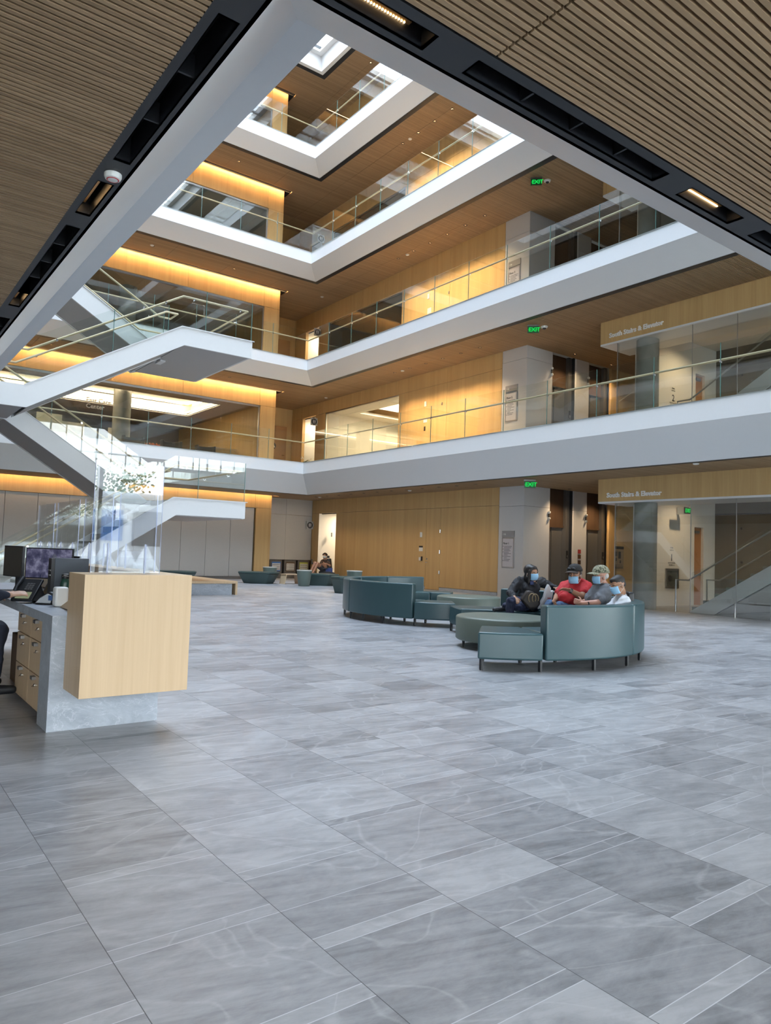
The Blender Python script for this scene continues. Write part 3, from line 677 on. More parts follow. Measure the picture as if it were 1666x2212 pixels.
for (x, y, l, lab) in ((15.65, 25.55, 1, 'ground floor, at the far corner'), (15.75, 19.75, 1, 'ground floor, among the downlights'), (16.3, 26.4, 2, 'second floor, near the far corner'), (15.81, 20.45, 2, 'second floor, among the downlights'), (15.83, 20.4, 3, 'third floor, among the downlights'),
                       (8.35, 24.95+.9, 3, 'third floor, left end above the wooden header'), (15.82, 26.25, 3, 'third floor, near the far corner'), (15.77, 20.38, 4, 'fourth floor, among the downlights'), (15.0, 8.7, 1, 'ground floor, at the right edge of the photo')):
    t = thing('ceiling_sensor', 'white disc sensor on the ceiling, '+lab, 'ceiling sensor', (x, y, CE[l]-.03))
    MB().lathe((x, y, CE[l]-.03), [(.03, 0), (.06, .008), (.07, .03)], 20).build('housing', M_offwhite, t)

# ------------------------------------------------------------------ glass balustrades around the atrium
def bracket_mb(p, n):
    """rail clamp: stub from glass to rail; n = horizontal direction from glass to rail"""
    mb = MB(); p = Vector(p); n = Vector(n)
    mb.cyl(p-n*.012, p+n*.010, .024, n=14); mb.tube([p, p+n*.045-Vector((0,0,.02)), p+n*.06+Vector((0,0,.04))], .008, 8)
    return mb
GH, RH = 1.12, .78
for l in (2, 3, 4, 5):
    z = ZT[l]
    for side in ('south', 'east'):
        if side == 'south':
            ys = [YB-.03-1.516*k for k in range(14)]+[YA+.03]; x = XB-.02
            t = thing('glass_balustrade', 'glass balustrade with maple handrail along the wood-wall side of the %s floor' % ORD[l], 'railing', (x, 14, z))
            for a, b in zip(ys[:-1], ys[1:]):
                MB().box((x-.008, b+.006, z-.03), (x+.008, a-.006, z+GH)).build('glass_panel', M_glass, t, smooth=False)
                if a is not ys[0]: MB().box((x-.0085, a-.0055, z), (x+.0085, a+.0055, z+GH)).build('glass_edge', M_edge, t, smooth=False)
            MB().tube([(x+.065, YB+.045, z+RH), (x+.065, YA+.1, z+RH)], .024, 12).build('handrail', M_rail, t)
            b0 = None
            for y in ys[1:-1]:
                if b0 is None: b0 = bracket_mb((x, y, z+RH-.045), (1, 0, 0)).build('rail_bracket', M_chrome, t); yb = y
                else:
                    b = b0.copy(); COL.objects.link(b); b.parent = t; b.location = b0.location+Vector((0, y-yb, 0))
        else:
            xs = [XB-.03-1.516*k for k in range(8)]+[XA+.03]; y = YB-.02
            if l == 2: xs = [XB-.03-1.516*k for k in range(7)]+[3.3]
            t = thing('glass_balustrade', 'glass balustrade with maple handrail along the far side of the %s floor' % ORD[l], 'railing', (8, y, z))
            for a, b in zip(xs[:-1], xs[1:]):
                MB().box((b+.006, y-.008, z-.03), (a-.006, y+.008, z+GH)).build('glass_panel', M_glass, t, smooth=False)
                if a is not xs[0]: MB().box((a-.0055, y-.0085, z), (a+.0055, y+.0085, z+GH)).build('glass_edge', M_edge, t, smooth=False)
            MB().tube([(XB+.045, y+.065, z+RH), (xs[-1], y+.065, z+RH)], .024, 12).build('handrail', M_rail, t)
            b0 = None
            for x in xs[1:-1]:
                if b0 is None: b0 = bracket_mb((x, y, z+RH-.045), (0, 1, 0)).build('rail_bracket', M_chrome, t); xb = x
                else:
                    b = b0.copy(); COL.objects.link(b); b.parent = t; b.location = b0.location+Vector((x-xb, 0, 0))

# ------------------------------------------------------------------ open staircase at the left
YN, YM0, YM1, YF = 17.10, 18.80, 19.10, 20.85
LXA, LXB, SXA = 6.35, 8.25, 2.95
def stair(z0, z1, zmid, label):
    """near flight up to the right landing, far flight back up to the left"""
    t = thing('staircase', label, 'staircase', (5, 19, z0)); d = .44; s = .06
    ux, uz = (1,0,0), (0,0,1)
    up_ = (zmid-z0)/(LXA-SXA); up2 = (z1-zmid)/(LXA-SXA); xs0 = SXA if z0 > 0 else 2.6
    def stringer(y, w, pts): return MB().prism([(x, y, z) for x, z in pts], (0, w, 0))
    dd = d*1.10
    near = [(xs0-(1.2 if z0 > 0 else 0), z0), (xs0, z0), (LXA, zmid), (LXB, zmid), (LXB, zmid-d), (LXA+.09, zmid-d), (xs0+.05, z0-dd if z0 > 0 else z0), ] + ([(xs0-1.2, z0-dd)] if z0 > 0 else [])
    if z0 == 0: near = [(xs0, 0), (LXA, zmid), (LXB, zmid), (LXB, zmid-d+.03), (LXA+.09, zmid-d+.03), (xs0+.75, 0)]
    stringer(YN, s, near).build('stringer', M_white, t, smooth=False)
    # inner stringers
    stringer(YM0-s, s, [(xs0, z0), (LXA, zmid), (LXA+.09, zmid-d), (xs0+.05, max(0, z0-dd))]).build('stringer', M_white, t, smooth=False)
    far = [(LXA, zmid), (SXA, z1), (SXA-1.2, z1), (SXA-1.2, z1-dd), (SXA-.05, z1-dd), (LXA-.05, zmid-dd), (LXA+.1, zmid-d), (LXA+.1, zmid)]
    stringer(YM1, s, far).build('stringer', M_white, t, smooth=False); stringer(YF-s, s, far).build('stringer', M_white, t, smooth=False)
    # landing slab, its end face and soffit
    MB().box((LXA, YN+s, zmid-d+.03), (LXB-.01, YF, zmid-.03)).box((LXB-s, YN+s, zmid-d+.02), (LXB, YF, zmid)).build('landing', M_white, t, smooth=False)
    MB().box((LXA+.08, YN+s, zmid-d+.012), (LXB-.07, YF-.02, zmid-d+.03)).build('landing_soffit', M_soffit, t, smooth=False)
    if z0 > 0:
        MB().box((SXA-1.1, YN+s, z0-.35), (SXA, YF, z0-.02)).build('landing', M_white, t, smooth=False)
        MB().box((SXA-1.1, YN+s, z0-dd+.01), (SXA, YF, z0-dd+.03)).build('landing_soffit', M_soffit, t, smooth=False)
    # sloping soffits
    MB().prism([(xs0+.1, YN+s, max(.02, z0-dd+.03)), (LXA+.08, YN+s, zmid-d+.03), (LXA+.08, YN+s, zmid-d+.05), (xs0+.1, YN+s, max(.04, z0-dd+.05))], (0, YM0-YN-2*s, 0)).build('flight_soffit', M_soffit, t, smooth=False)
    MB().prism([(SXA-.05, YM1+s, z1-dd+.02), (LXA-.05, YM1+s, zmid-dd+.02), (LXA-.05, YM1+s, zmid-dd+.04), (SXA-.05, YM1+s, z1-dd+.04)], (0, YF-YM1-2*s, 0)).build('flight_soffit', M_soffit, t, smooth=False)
    n = 13
    tr = MB()
    for k in range(n):
        x = xs0+(LXA-xs0)*k/n; z = z0+(zmid-z0)*(k+1)/n; tr.box((x, YN+s, z-.33), (x+(LXA-xs0)/n+.02, YM0-s, z-.19))
        x = LXA-(LXA-SXA)*(k+1)/n; z = zmid+(z1-zmid)*(k+1)/n; tr.box((x-.02, YM1+s, z-.33), (x+(LXA-SXA)/n, YF-s, z-.19))
    o = tr.build('treads', M_conc, t, smooth=False)
    # lips
    lip = MB(); e = .025
    for y in (YN,): lip.prism([(xs0, y-e, z0), (LXA, y-e, zmid), (LXA, y-e, zmid+.02), (xs0, y-e, z0+.02)], (0, s+e+.02, 0)).box((LXA, y-e, zmid), (LXB+.05, y+s+.02, zmid+.02))
    lip.box((LXB-s, YN, zmid), (LXB+.05, YF, zmid+.02))
    lip.prism([(LXA, YM1-e, zmid), (SXA, YM1-e, z1), (SXA, YM1-e, z1+.02), (LXA, YM1-e, zmid+.02)], (0, s+e+.02, 0))
    lip.build('edge_lip', M_white, t, smooth=False)
    # glass
    g = 1.02
    def pane(pts, w=.012, vec=(0,.012,0)): MB().prism(pts, vec).build('glass_panel', M_glass, t, smooth=False)
    def edge(x, y, za, zb): MB().box((x-.006, y-.003, za), (x+.006, y+.015, zb)).build('glass_edge', M_edge, t, smooth=False)
    y = YN+.02; xm = (xs0+LXA)/2+.1; zm = z0+(zmid-z0)*(xm-xs0)/(LXA-xs0); xa = LXA+.62
    pane([(xs0, y, z0), (xm-.006, y, zm), (xm-.006, y, zm+g), (xs0, y, z0+g)]); pane([(xm+.006, y, zm), (LXA, y, zmid), (xa-.006, y, zmid), (xa-.006, y, zmid+g), (LXA, y, zmid+g), (xm+.006, y, zm+g)])
    pane([(xa+.006, y, zmid), (LXB-.03, y, zmid), (LXB-.03, y, zmid+g), (xa+.006, y, zmid+g)])
    edge(xm, y, zm, zm+g); edge(xa, y, zmid, zmid+g); edge(LXB-.03, y, zmid, zmid+g)
    for a, b in ((YN+.04, YN+1.9), (YN+1.92, YF-.02)): pane([(LXB-.03, a, zmid), (LXB-.03, b, zmid), (LXB-.03, b, zmid+g), (LXB-.03, a, zmid+g)], vec=(.012, 0, 0))
    pane([(LXA+.3, YF-.03, zmid), (LXB-.03, YF-.03, zmid), (LXB-.03, YF-.03, zmid+g), (LXA+.3, YF-.03, zmid+g)])
    for y in (YM1+.02, YF-.04): pane([(SXA, y, z1), (LXA, y, zmid), (LXA+.25, y, zmid), (LXA+.25, y, zmid+g), (LXA, y, zmid+g), (SXA, y, z1+g)])
    edge(LXA+.25, YM1+.02, zmid, zmid+g)
    pane([(xs0, YM0-.04, z0), (LXA, YM0-.04, zmid), (LXA+.25, YM0-.04, zmid), (LXA+.25, YM0-.04, zmid+g), (LXA, YM0-.04, zmid+g), (xs0, YM0-.04, z0+g)]); edge(LXA+.25, YM0-.04, zmid, zmid+g)
    # rails
    r = .80; R = []
    i0 = [(xs0-.35, YN+.11, z0+r), (xs0+.05, YN+.11, z0+r), (LXA+.05, YN+.11, zmid+r), (LXB-.12, YN+.11, zmid+r), (LXB-.12, YF-.12, zmid+r), (LXA+.1, YF-.12, zmid+r), (SXA, YF-.12, z1+r)]
    i1 = [(xs0-.35, YM0-.13, z0+r), (xs0+.05, YM0-.13, z0+r), (LXA+.15, YM0-.13, zmid+r), (LXA+.45, YM0-.13, zmid+r), (LXA+.45, YM1+.11, zmid+r), (LXA+.15, YM1+.11, zmid+r), (SXA-.1, YM1+.11, z1+r)]
    MB().tube(i0, .026, 12).build('handrail', M_rail, t); MB().tube(i1, .026, 12).build('handrail', M_rail, t)
    br = []
    for x in (xs0+.6, xm, LXA-.4): br.append(((x, YN+.03, z0+(zmid-z0)*(x-xs0)/(LXA-xs0)+r-.05), (0,1,0)))
    for x in (LXA+.3, LXB-.35): br.append(((x, YN+.03, zmid+r-.05), (0,1,0)))
    for yy in (YN+1.0, YN+2.6): br.append(((LXB-.035, yy, zmid+r-.05), (-1,0,0)))
    for x in (LXA-.3, (SXA+LXA)/2, SXA+.5): br.append(((x, YM1+.03, zmid+(z1-zmid)*(LXA-x)/(LXA-SXA)+r-.05), (0,1,0))); br.append(((x, YM0-.04, z0+(zmid-z0)*(x-xs0)/(LXA-xs0)+r-.05), (0,-1,0)))
    for p, n in br: bracket_mb(p, n).build('rail_bracket', M_chrome, t)
    return t
stair(0, 4.60, 2.41, 'white open staircase with glass sides, lower storey from the hall floor to the second floor')
st = stair(4.61, 8.64, 6.61, 'white open staircase with glass sides, upper storey rising from the second floor')
MB().box((6.48, 18.9, 6.13), (6.62, 19.3, 6.175)).build('landing_light', M_white, st, smooth=False)
# stone plinth bench under the lower landing
t = thing('plinth_bench', 'low grey stone plinth with a pale wooden top under the stair landing', 'bench', (6.7, 19, 0))
MB().box((5.0, 17.92, 0), (8.36, 20.9, .29)).build('stone_base', M_desk_stone, t, smooth=False)
MB().box((5.0, 17.88, .30), (8.50, 20.95, .36)).box((8.44, 17.88, 0), (8.50, 20.95, .30)).build('wood_top', M_wood_plain, t, smooth=False)
# ------------------------------------------------------------------ curved sofas
def sofa(name, label, c, R, low, backed, legs_at):
    t = thing(name, label, 'sofa', (c[0], c[1], 0)); g = .35; z0, zs, zb = .125, .42, .73
    for a, b in low:
        MB().sector(c, R-.75, R, a+g, b-g, z0, zs).build('bench_seat', M_leather, t, bevel=.022)
    for a, b in backed:
        MB().sector(c, R-.76, R-.18, a+g, b-g, z0, zs).build('seat', M_leather, t, bevel=.022)
        MB().sector(c, R-.178, R, a+g*.5, b-g*.5, z0, zb).build('backrest', M_leather, t, bevel=.022)
    for a in legs_at:
        r = math.radians(a)
        for rr in (R-.05, R-.68):
            p = Vector((c[0]+rr*math.cos(r), c[1]+rr*math.sin(r), 0))
            MB().box(p+Vector((-.016, -.016, .012)), p+Vector((.016, .016, .13))).cyl(p, p+Vector((0,0,.012)), .02, n=12).build('leg', M_black, t)
    return t
C1, C2, RS = (7.15, 7.22), (9.72, 10.9), 2.07
sofa('curved_sofa', 'teal vinyl curved sofa nearer the camera, three men seated along its high back', C1, RS, [(223, 243.8), (38.2, 62)],
     [(244, 284), (284, 322), (322, 360), (360, 398)], (224.5, 243, 263, 282, 300, 322, 345, 8, 38, 61))
sofa('curved_sofa', 'teal vinyl curved sofa farther away, empty, its high back towards the hall', C2, RS, [(212.2, 233), (44, 63.8)],
     [(64, 92), (92, 120), (120, 166), (166, 212)], (234, 212.8, 195, 180, 166, 145, 120, 92, 64, 46))
def ottoman(label, c, R):
    t = thing('round_ottoman', label, 'ottoman', (c[0], c[1], 0))
    MB().lathe((c[0], c[1], .10), [(R-.02, 0), (R, .02), (R, .30), (R-.012, .318), (R-.035, .328), (.3, .331), (.01, .331)], 72).build('cushion', M_ott, t)
    for k in range(6):
        a = PI/6+k*PI/3; p = Vector((c[0]+(R-.1)*math.cos(a), c[1]+(R-.1)*math.sin(a), 0)); MB().cyl(p, p+Vector((0,0,.11)), .014, .024, n=10).build('leg', M_black, t)
ottoman('round sage vinyl ottoman ringed by the nearer curved sofa', (7.42, 7.12), .665)
ottoman('round sage vinyl ottoman ringed by the farther empty curved sofa', (10.22, 10.8), .64)

# ------------------------------------------------------------------ tapered poufs and round side tables in the back
def pouf(label, c, w, d, h=.42, rot=0, grp=None):
    t = thing('tapered_pouf', label, 'pouf', (c[0], c[1], 0), grp); M = Matrix.Rotation(rot, 3, 'Z')
    def loop(s, z):
        q = [(-w/2, -d*.18), (-w*.20, -d/2), (w*.28, -d/2), (w/2, -d*.10), (w/2, d*.25), (w*.22, d/2), (-w*.3, d/2), (-w/2, d*.2)]
        return [Vector((c[0], c[1], z))+M @ Vector((x*s, y*s, 0)) for x, y in q]
    L = [loop(.72, 0), loop(.74, .02), loop(1.0, h-.07)]; n = 8; mb = MB(); vs = [v for l in L for v in l]
    mb.add(vs, [(i*n+k, i*n+(k+1)%n, (i+1)*n+(k+1)%n, (i+1)*n+k) for i in range(2) for k in range(n)]+[tuple(range(n))[::-1], tuple(2*n+k for k in range(n))])
    mb.build('base', M_leather_side, t, bevel=.012)
    L = [loop(1.0, h-.065), loop(1.02, h-.04), loop(1.0, h-.01), loop(.9, h)]; mb = MB(); vs = [v for l in L for v in l]
    mb.add(vs, [(i*n+k, i*n+(k+1)%n, (i+1)*n+(k+1)%n, (i+1)*n+k) for i in range(3) for k in range(n)]+[tuple(range(n))[::-1], tuple(3*n+k for k in range(n))])
    mb.build('cushion_top', M_leather_side, t)
pouf('dark teal tapered bench pouf left of the low wooden table', (12.05, 23.65), 1.42, .9, rot=-.55)
pouf('dark teal tapered bench pouf in front of the person in the wheelchair', (13.75, 22.25), 1.35, .85, rot=-.65)
pouf('dark teal tapered pouf half hidden behind the left end of the far curved sofa', (12.15, 18.15), .9, .8, h=.50, rot=-.6)
pouf('dark teal tapered bench pouf seen just above the wooden box end of the desk', (9.0, 23.7), 1.3, .8, rot=-.5)
def pot(label, x, y, h=.55, r=.24):
    t = thing('round_side_table', label, 'side table', (x, y, 0))
    MB().lathe((x, y, 0), [(r*.70, 0), (r*.73, .01), (r, h-.03)], 40).build('drum', M_sage, t)
    MB().lathe((x, y, h-.03), [(r+.004, 0), (r+.008, .01), (r+.004, .028), (r-.01, .03)], 40).build('top', M_top, t)
pot('sage drum side table in front of the pouf, nearest of the three', 12.86, 21.83, .555, .262)
pot('sage drum side table standing behind the left bench pouf', 13.15, 24.9, .56, .27)
pot('sage drum side table behind the left end of the far curved sofa', 12.75, 18.6, .66, .24)
t = thing('low_table', 'low pale wooden table between the two teal bench poufs', 'table', (13.0, 23.2, 0))
MB().box((12.85, 23.1, .33), (13.45, 23.5, .36)).build('tabletop', M_wood_plain, t, smooth=False)
for a, b in ((12.87, 12.80), (13.40, 13.45)): MB().prism([(a, 23.11, .335), (a+.03, 23.11, .335), (b+.03, 23.11, 0), (b, 23.11, 0)], (0, .38, 0)).build('leg', M_wood_plain, t, smooth=False)

# ------------------------------------------------------------------ recycling bins in the alcove
for i, (x, col, hdr, lab) in enumerate(((14.92, (.05, .16, .42), 'RECYCLE', 'brown-grey waste bin with a blue picture label'), (15.61, (.10, .06, .03), 'LANDFILL', 'brown-grey waste bin with a dark brown picture label'), (16.28, (.42, .44, .06), 'COMPOST', 'brown-grey waste bin with a yellow-green picture label'))):
    t = thing('waste_bin', lab+' under the grey alcove panel', 'waste bin', (x, 27.9, 0)); w = .29
    MB().box((x-w, 27.72, 0), (x+w, 28.2, .78)).build('body', flat('bin_taupe', (.11, .095, .085), .5), t, bevel=.01)
    mb = MB(); mb.box((x-.21, 27.705, .30), (x+.21, 27.719, .70)); o = mb.build('label', flat('label_frame_%d' % i, col, .5), t, smooth=False)
    MB().box((x-.19, 27.700, .345), (x+.19, 27.706, .635)).build('label_sheet', flat('label_sheet', (.62, .60, .55), .6), o, smooth=False)
    mb = MB()
    for r_ in range(3):
        for k in range(6): mb.box((x-.17+k*.06, 27.697, .37+r_*.09), (x-.17+k*.06+.035, 27.701, .37+r_*.09+.05))
    mb.build('pictograms', flat('label_marks_%d' % i, tuple(.25*v+.08 for v in col), .6), o, smooth=False)

# ------------------------------------------------------------------ signs and door hardware on the walls
X = XS
def lettering(label, txt, size, o, ux, m_, cat='sign', ext=.012, bold=.006):
    return tag(MB().text(txt, size, o, ux, (0,0,1), ext, bold=bold).build('wall_lettering', m_, smooth=False), label, cat)
M_let = flat('brushed_letter_grey', (.80, .78, .74), .5)
lettering('raised grey letters naming the south stairs on the ground floor header', 'South Stairs & Elevator', .175, (16.54, 12.16, 2.935), (0,-1,0), M_let)
lettering('raised grey letters naming the south stairs on the second floor header', 'South Stairs & Elevator', .175, (16.54, 12.16, 7.33), (0,-1,0), M_let)
lettering('raised grey letters naming the south stairs on the third floor header', 'South Stairs & Elevator', .175, (16.54, 12.16, 11.6), (0,-1,0), M_let)
lettering('grey vinyl letters naming the care center on the far second floor glass', 'East Care\nCenter', .22, (6.66, 26.96, 6.28), (1,0,0), flat('vinyl_grey', (.30, .28, .24), .6), ext=.002)
def plate(name, label, cat, x, y, z, hw, hh, mat, th=.012):
    return tag(MB().box((x-th, y-hw, z-hh), (x, y+hw, z+hh)).build(name, mat, smooth=False, bevel=.002), label, cat)
for l in (1, 2, 3):      # directory boards on the pillars
    f = FZ[l]; t = thing('directory_board', 'framed floor directory on the pale pillar beside the %s floor elevators' % ORD[l], 'sign', (X-.02, 15.86, f+.89)); y0, y1 = 15.60, 16.12
    MB().box((X-.022, y0, f+1.86), (X-.002, y1, f+2.05)).build('header', flat('sign_grey', (.26, .25, .25), .5), t, smooth=False)
    MB().box((X-.020, y0, f+.89), (X-.002, y1, f+1.84)).build('frame', M_steel, t, bevel=.003)
    MB().box((X-.024, y0+.04, f+.93), (X-.019, y1-.04, f+1.80)).build('sheet', flat('directory_sheet', (.50, .48, .50), .6), t, smooth=False)
    mb = MB().text('Floor %d' % l, .085, (X-.026, y1-.06, f+1.63), (0,-1,0), (0,0,1), .001, bold=.002)
    rows_ = [('1', .33), ('', .30), ('2', .24), ('', .27), ('3', .21), ('', .30), ('', .16), ('4', .28), ('', .13), ('', .26), ('5', .22)]
    for k, (_, wd) in enumerate(rows_):
        z = f+1.56-k*.045; mb.box((X-.0255, y1-.10-wd, z), (X-.024, y1-.10, z+.012))
        if _: mb.box((X-.0255, y1-.075, z-.004), (X-.024, y1-.055, z+.022))
    mb.build('lettering', M_ink, t, smooth=False)
    MB().text('~o', .10, (X-.024, y1-.05, f+1.92), (0,-1,0), (0,0,1), .001, bold=.003).build('logo', M_offwhite, t, smooth=False)
# restroom blade signs at the far end
for l, yy in ((1, 27.62), (2, 27.60), (3, 27.60), (4, 27.60)):
    f = FZ[l]; z = f+2.34; t = thing('restroom_sign', 'square projecting sign with a round restroom symbol, %s floor' % ORD[l], 'sign', (X-.33, yy, z-.17))
    MB().box((X-.36, yy-.012, z-.17), (X-.02, yy+.012, z+.17)).build('panel', flat('sign_pale', (.40, .39, .37), .5), t, bevel=.004)
    MB().cyl((X-.19, yy-.014, z), (X-.19, yy-.016, z), .14, n=32).build('disc', M_ink, t)
    mb = MB(); c0 = X-.19
    for dx in (-.045, .045): mb.cyl((c0+dx, yy-.017, z+.075), (c0+dx, yy-.019, z+.075), .016, n=12).box((c0+dx-.022, yy-.019, z-.02), (c0+dx+.022, yy-.017, z+.05)).box((c0+dx-.012, yy-.019, z-.09), (c0+dx+.012, yy-.017, z-.02))
    mb.box((c0-.004, yy-.019, z-.09), (c0+.004, yy-.017, z+.09)); mb.build('pictogram', M_offwhite, t, smooth=False)
    MB().box((X-.03, yy-.02, z-.05), (X, yy+.02, z+.05)).build('bracket', M_steel, t, smooth=False)
# ground-floor service door in the south wall
MB().cyl((X, 19.78, .95), (X-.05, 19.78, .95), .022, n=16).tube([(X-.05, 19.78, .95), (X-.06, 19.74, .95), (X-.06, 19.66, .95)], .010, 10).build('lever_handle', M_chrome, door13)
MB().cyl((X, 19.78, 1.07), (X-.012, 19.78, 1.07), .028, n=18).build('lock', M_chrome, door13)
for z in (.62, 1.33, 2.05): MB().box((X-.02, 19.06, z-.06), (X, 19.12, z+.06)).cyl((X-.02, 19.10, z-.06), (X-.02, 19.10, z+.06), .012, n=10).build('hinge', M_chrome, door13)
t = thing('door_sign', 'small room sign with black header and white card beside the flush wood door', 'sign', (X-.01, 20.13, 1.39))
MB().box((X-.012, 20.03, 1.47), (X, 20.23, 1.53)).build('header', M_ink, t, smooth=False); MB().box((X-.010, 20.03, 1.34), (X, 20.23, 1.468)).build('card', M_offwhite, t, smooth=False)
t = thing('card_reader', 'card reader beside the flush wood door, pale plate and black reader', 'card reader', (X-.02, 20.15, 1.0))
MB().box((X-.015, 20.12, 1.0), (X, 20.22, 1.12)).build('plate', M_offwhite, t, smooth=False); MB().box((X-.025, 20.03, 1.0), (X, 20.09, 1.15)).build('reader', M_black, t, smooth=False)
plate('wall_speaker', 'pale rectangular wall device high beside the flush wood door, ground floor', 'wall device', X, 20.13, 1.93, .05, .09, M_offwhite, .03)
plate('wall_speaker', 'pale rectangular device on the recess wall above the wheelchair user', 'wall device', X+.6, 27.0, 1.95, .05, .09, M_offwhite, .03)
plate('wall_speaker', 'pale rectangular wall device on the second floor wood wall', 'wall device', X, 20.1, 6.67, .05, .09, M_offwhite, .03)
plate('door_sign', 'small room card with black header on the second floor wood wall', 'sign', X, 20.09, 6.06, .10, .07, M_offwhite)
plate('card_reader', 'black card reader on the second floor wood wall under the room card', 'card reader', X, 20.12, 5.77, .04, .08, M_black)
plate('wall_keypad', 'small steel keypad on the second floor wood wall right of the room card', 'wall device', X, 19.2, 6.55, .025, .05, M_steel)
plate('wall_speaker', 'pale rectangular wall device on the third floor wood wall', 'wall device', X, 20.1, 10.65, .05, .09, M_offwhite, .03)
plate('door_sign', 'small room card low on the third floor wood wall behind the glass', 'sign', X, 20.04, 10.10, .11, .10, M_offwhite)
plate('wall_keypad', 'small steel keypad on the third floor wood wall', 'wall device', X, 19.0, 10.49, .025, .05, M_steel)
# end-wall door with the triangle symbol, second floor
t = thing('corridor_door', 'brown wood door with a round triangle symbol at the end of the second floor', 'door', (15.75, 29.88, 4.6))
MB().box((15.15, 29.86, 4.6), (16.35, 29.90, 6.95)).build('leaf', flat('reddish_door_veneer', (.33, .17, .065), .5), t, smooth=False)
MB().cyl((15.65, 29.85, 6.0), (15.65, 29.845, 6.0), .16, n=32).build('disc', M_ink, t)
MB().prism([(15.53, 29.842, 5.93), (15.77, 29.842, 5.93), (15.65, 29.842, 6.13)], (0,-.003,0)).build('triangle', M_offwhite, t, smooth=False)
MB().tube([(16.22, 29.86, 5.6), (16.22, 29.80, 5.6), (16.10, 29.80, 5.6)], .012).build('lever', M_chrome, t)
for l in (3, 4): 
    f = FZ[l]; t = thing('corridor_door', 'plain reddish wood door at the end of the %s floor corridor' % ORD[l], 'door', (15.75, 29.88, f))
    MB().box((15.15, 29.86, f), (16.35, 29.90, f+2.4)).build('leaf', flat('reddish_door_veneer', (.33, .17, .065), .5), t, smooth=False); MB().tube([(16.22, 29.86, f+1), (16.22, 29.80, f+1), (16.10, 29.80, f+1)], .012).build('lever', M_chrome, t)
# orchid on the second floor corridor
t = thing('potted_plant', 'small pale flowering plant at the far corner of the second floor corridor', 'plant', (15.9, 27.3, 4.6))
MB().lathe((15.9, 27.3, 4.6), [(.10, 0), (.14, .25), (.12, .25)], 20).build('pot', M_black, t); mb = MB()
for k in range(7): mb.tube([(15.9, 27.3, 4.83), (15.9+random.uniform(-.1,.1), 27.3+random.uniform(-.1,.1), 5.05), (15.9+random.uniform(-.3,.3), 27.3+random.uniform(-.2,.2), 5.12+random.uniform(-.1,.15))], [.008,.02,.004], 6)
mb.build('leaves', flat('leaf_olive', (.12, .13, .05), .6), t); mb = MB()
for k in range(6): mb.ell((15.9+random.uniform(-.25,.25), 27.3+random.uniform(-.15,.15), 5.15+random.uniform(-.05,.2)), .035, .02, .03, nu=8, nv=6)
mb.build('flowers', flat('cream_petal', (.7, .6, .45), .6), t)

# ------------------------------------------------------------------ elevator lobby details
for l in (1, 2):
    f = FZ[l]
    for i, xx in enumerate((17.80, 19.64)):
        side = 'left' if i == 0 else 'right'
        t = thing('hall_lantern', 'round white hall lantern pair beside the %s elevator, %s floor' % (side, ORD[l]), 'elevator lantern', (xx, YLOB-.02, f+2.45))
        for z in (2.45, 2.65): MB().lathe((xx, YLOB-.02, f+z), [(.03, 0), (.045, .02), (.045, .05), (.03, .07)], 16).build('lamp', M_offwhite, t)
        MB().box((xx-.03, YLOB-.025, f+2.53), (xx+.03, YLOB, f+2.64)).build('indicator', M_ink, t, smooth=False)
t = thing('call_panel', 'elevator call panel with red and brown plates between the ground floor elevators', 'call panel', (19.33, YLOB-.01, 1.0))
for z, c in ((1.42, (.30, .03, .03)), (1.25, (.10, .045, .02)), (1.07, (.06, .03, .015))): MB().box((19.26, YLOB-.014, z), (19.40, YLOB, z+.13)).build('plate', flat('plate_%d' % int(z*100), c, .5), t, smooth=False)
t = thing('evacuation_poster', 'evacuation map poster behind the glass beside the right elevator', 'poster', (21.45, YLOB-.01, .9))
MB().box((21.2, YLOB-.012, .95), (21.72, YLOB, 1.60)).build('sheet', flat('poster_tan', (.30, .22, .14), .6), t, smooth=False)
mb = MB().box((21.2, YLOB-.014, 1.62), (21.72, YLOB, 1.72))
for a in ((21.24, 1.38, .12, .16), (21.42, 1.30, .14, .24), (21.26, 1.22, .08, .1), (21.5, 1.14, .07, .1), (21.24, .98, .44, .015), (21.24, 1.03, .44, .01), (21.24, 1.08, .40, .01)): mb.box((a[0], YLOB-.015, a[1]), (a[0]+a[2], YLOB-.011, a[1]+a[3]))
mb.build('print', M_ink, t, smooth=False)
# stair enclosure: hose cabinet, stair number, stair flight, rails
t = thing('fire_cabinet', 'recessed fire hose cabinet with a glass door on the pale enclosure wall', 'fire cabinet', (18.98, 11.7, .50)); yy = 11.72
MB().box((18.65, yy-.03, .50), (19.31, yy, .56)).box((18.65, yy-.03, 1.0), (19.31, yy, 1.06)).box((18.65, yy-.03, .56), (18.71, yy, 1.0)).box((19.25, yy-.03, .56), (19.31, yy, 1.0)).build('frame', M_steel, t, smooth=False)
MB().box((18.71, yy-.012, .56), (19.25, yy-.004, 1.0)).build('door', flat('cabinet_dark_glass', (.10, .115, .11), .15), t, smooth=False)
MB().cyl((18.88, yy-.02, .78), (18.88, yy-.012, .78), .09, n=24).build('dial', M_ink, t); MB().text('FIRE', .07, (18.86, yy-.014, .93), (1,0,0), (0,0,1), .001).build('lettering', M_ink, t, smooth=False)
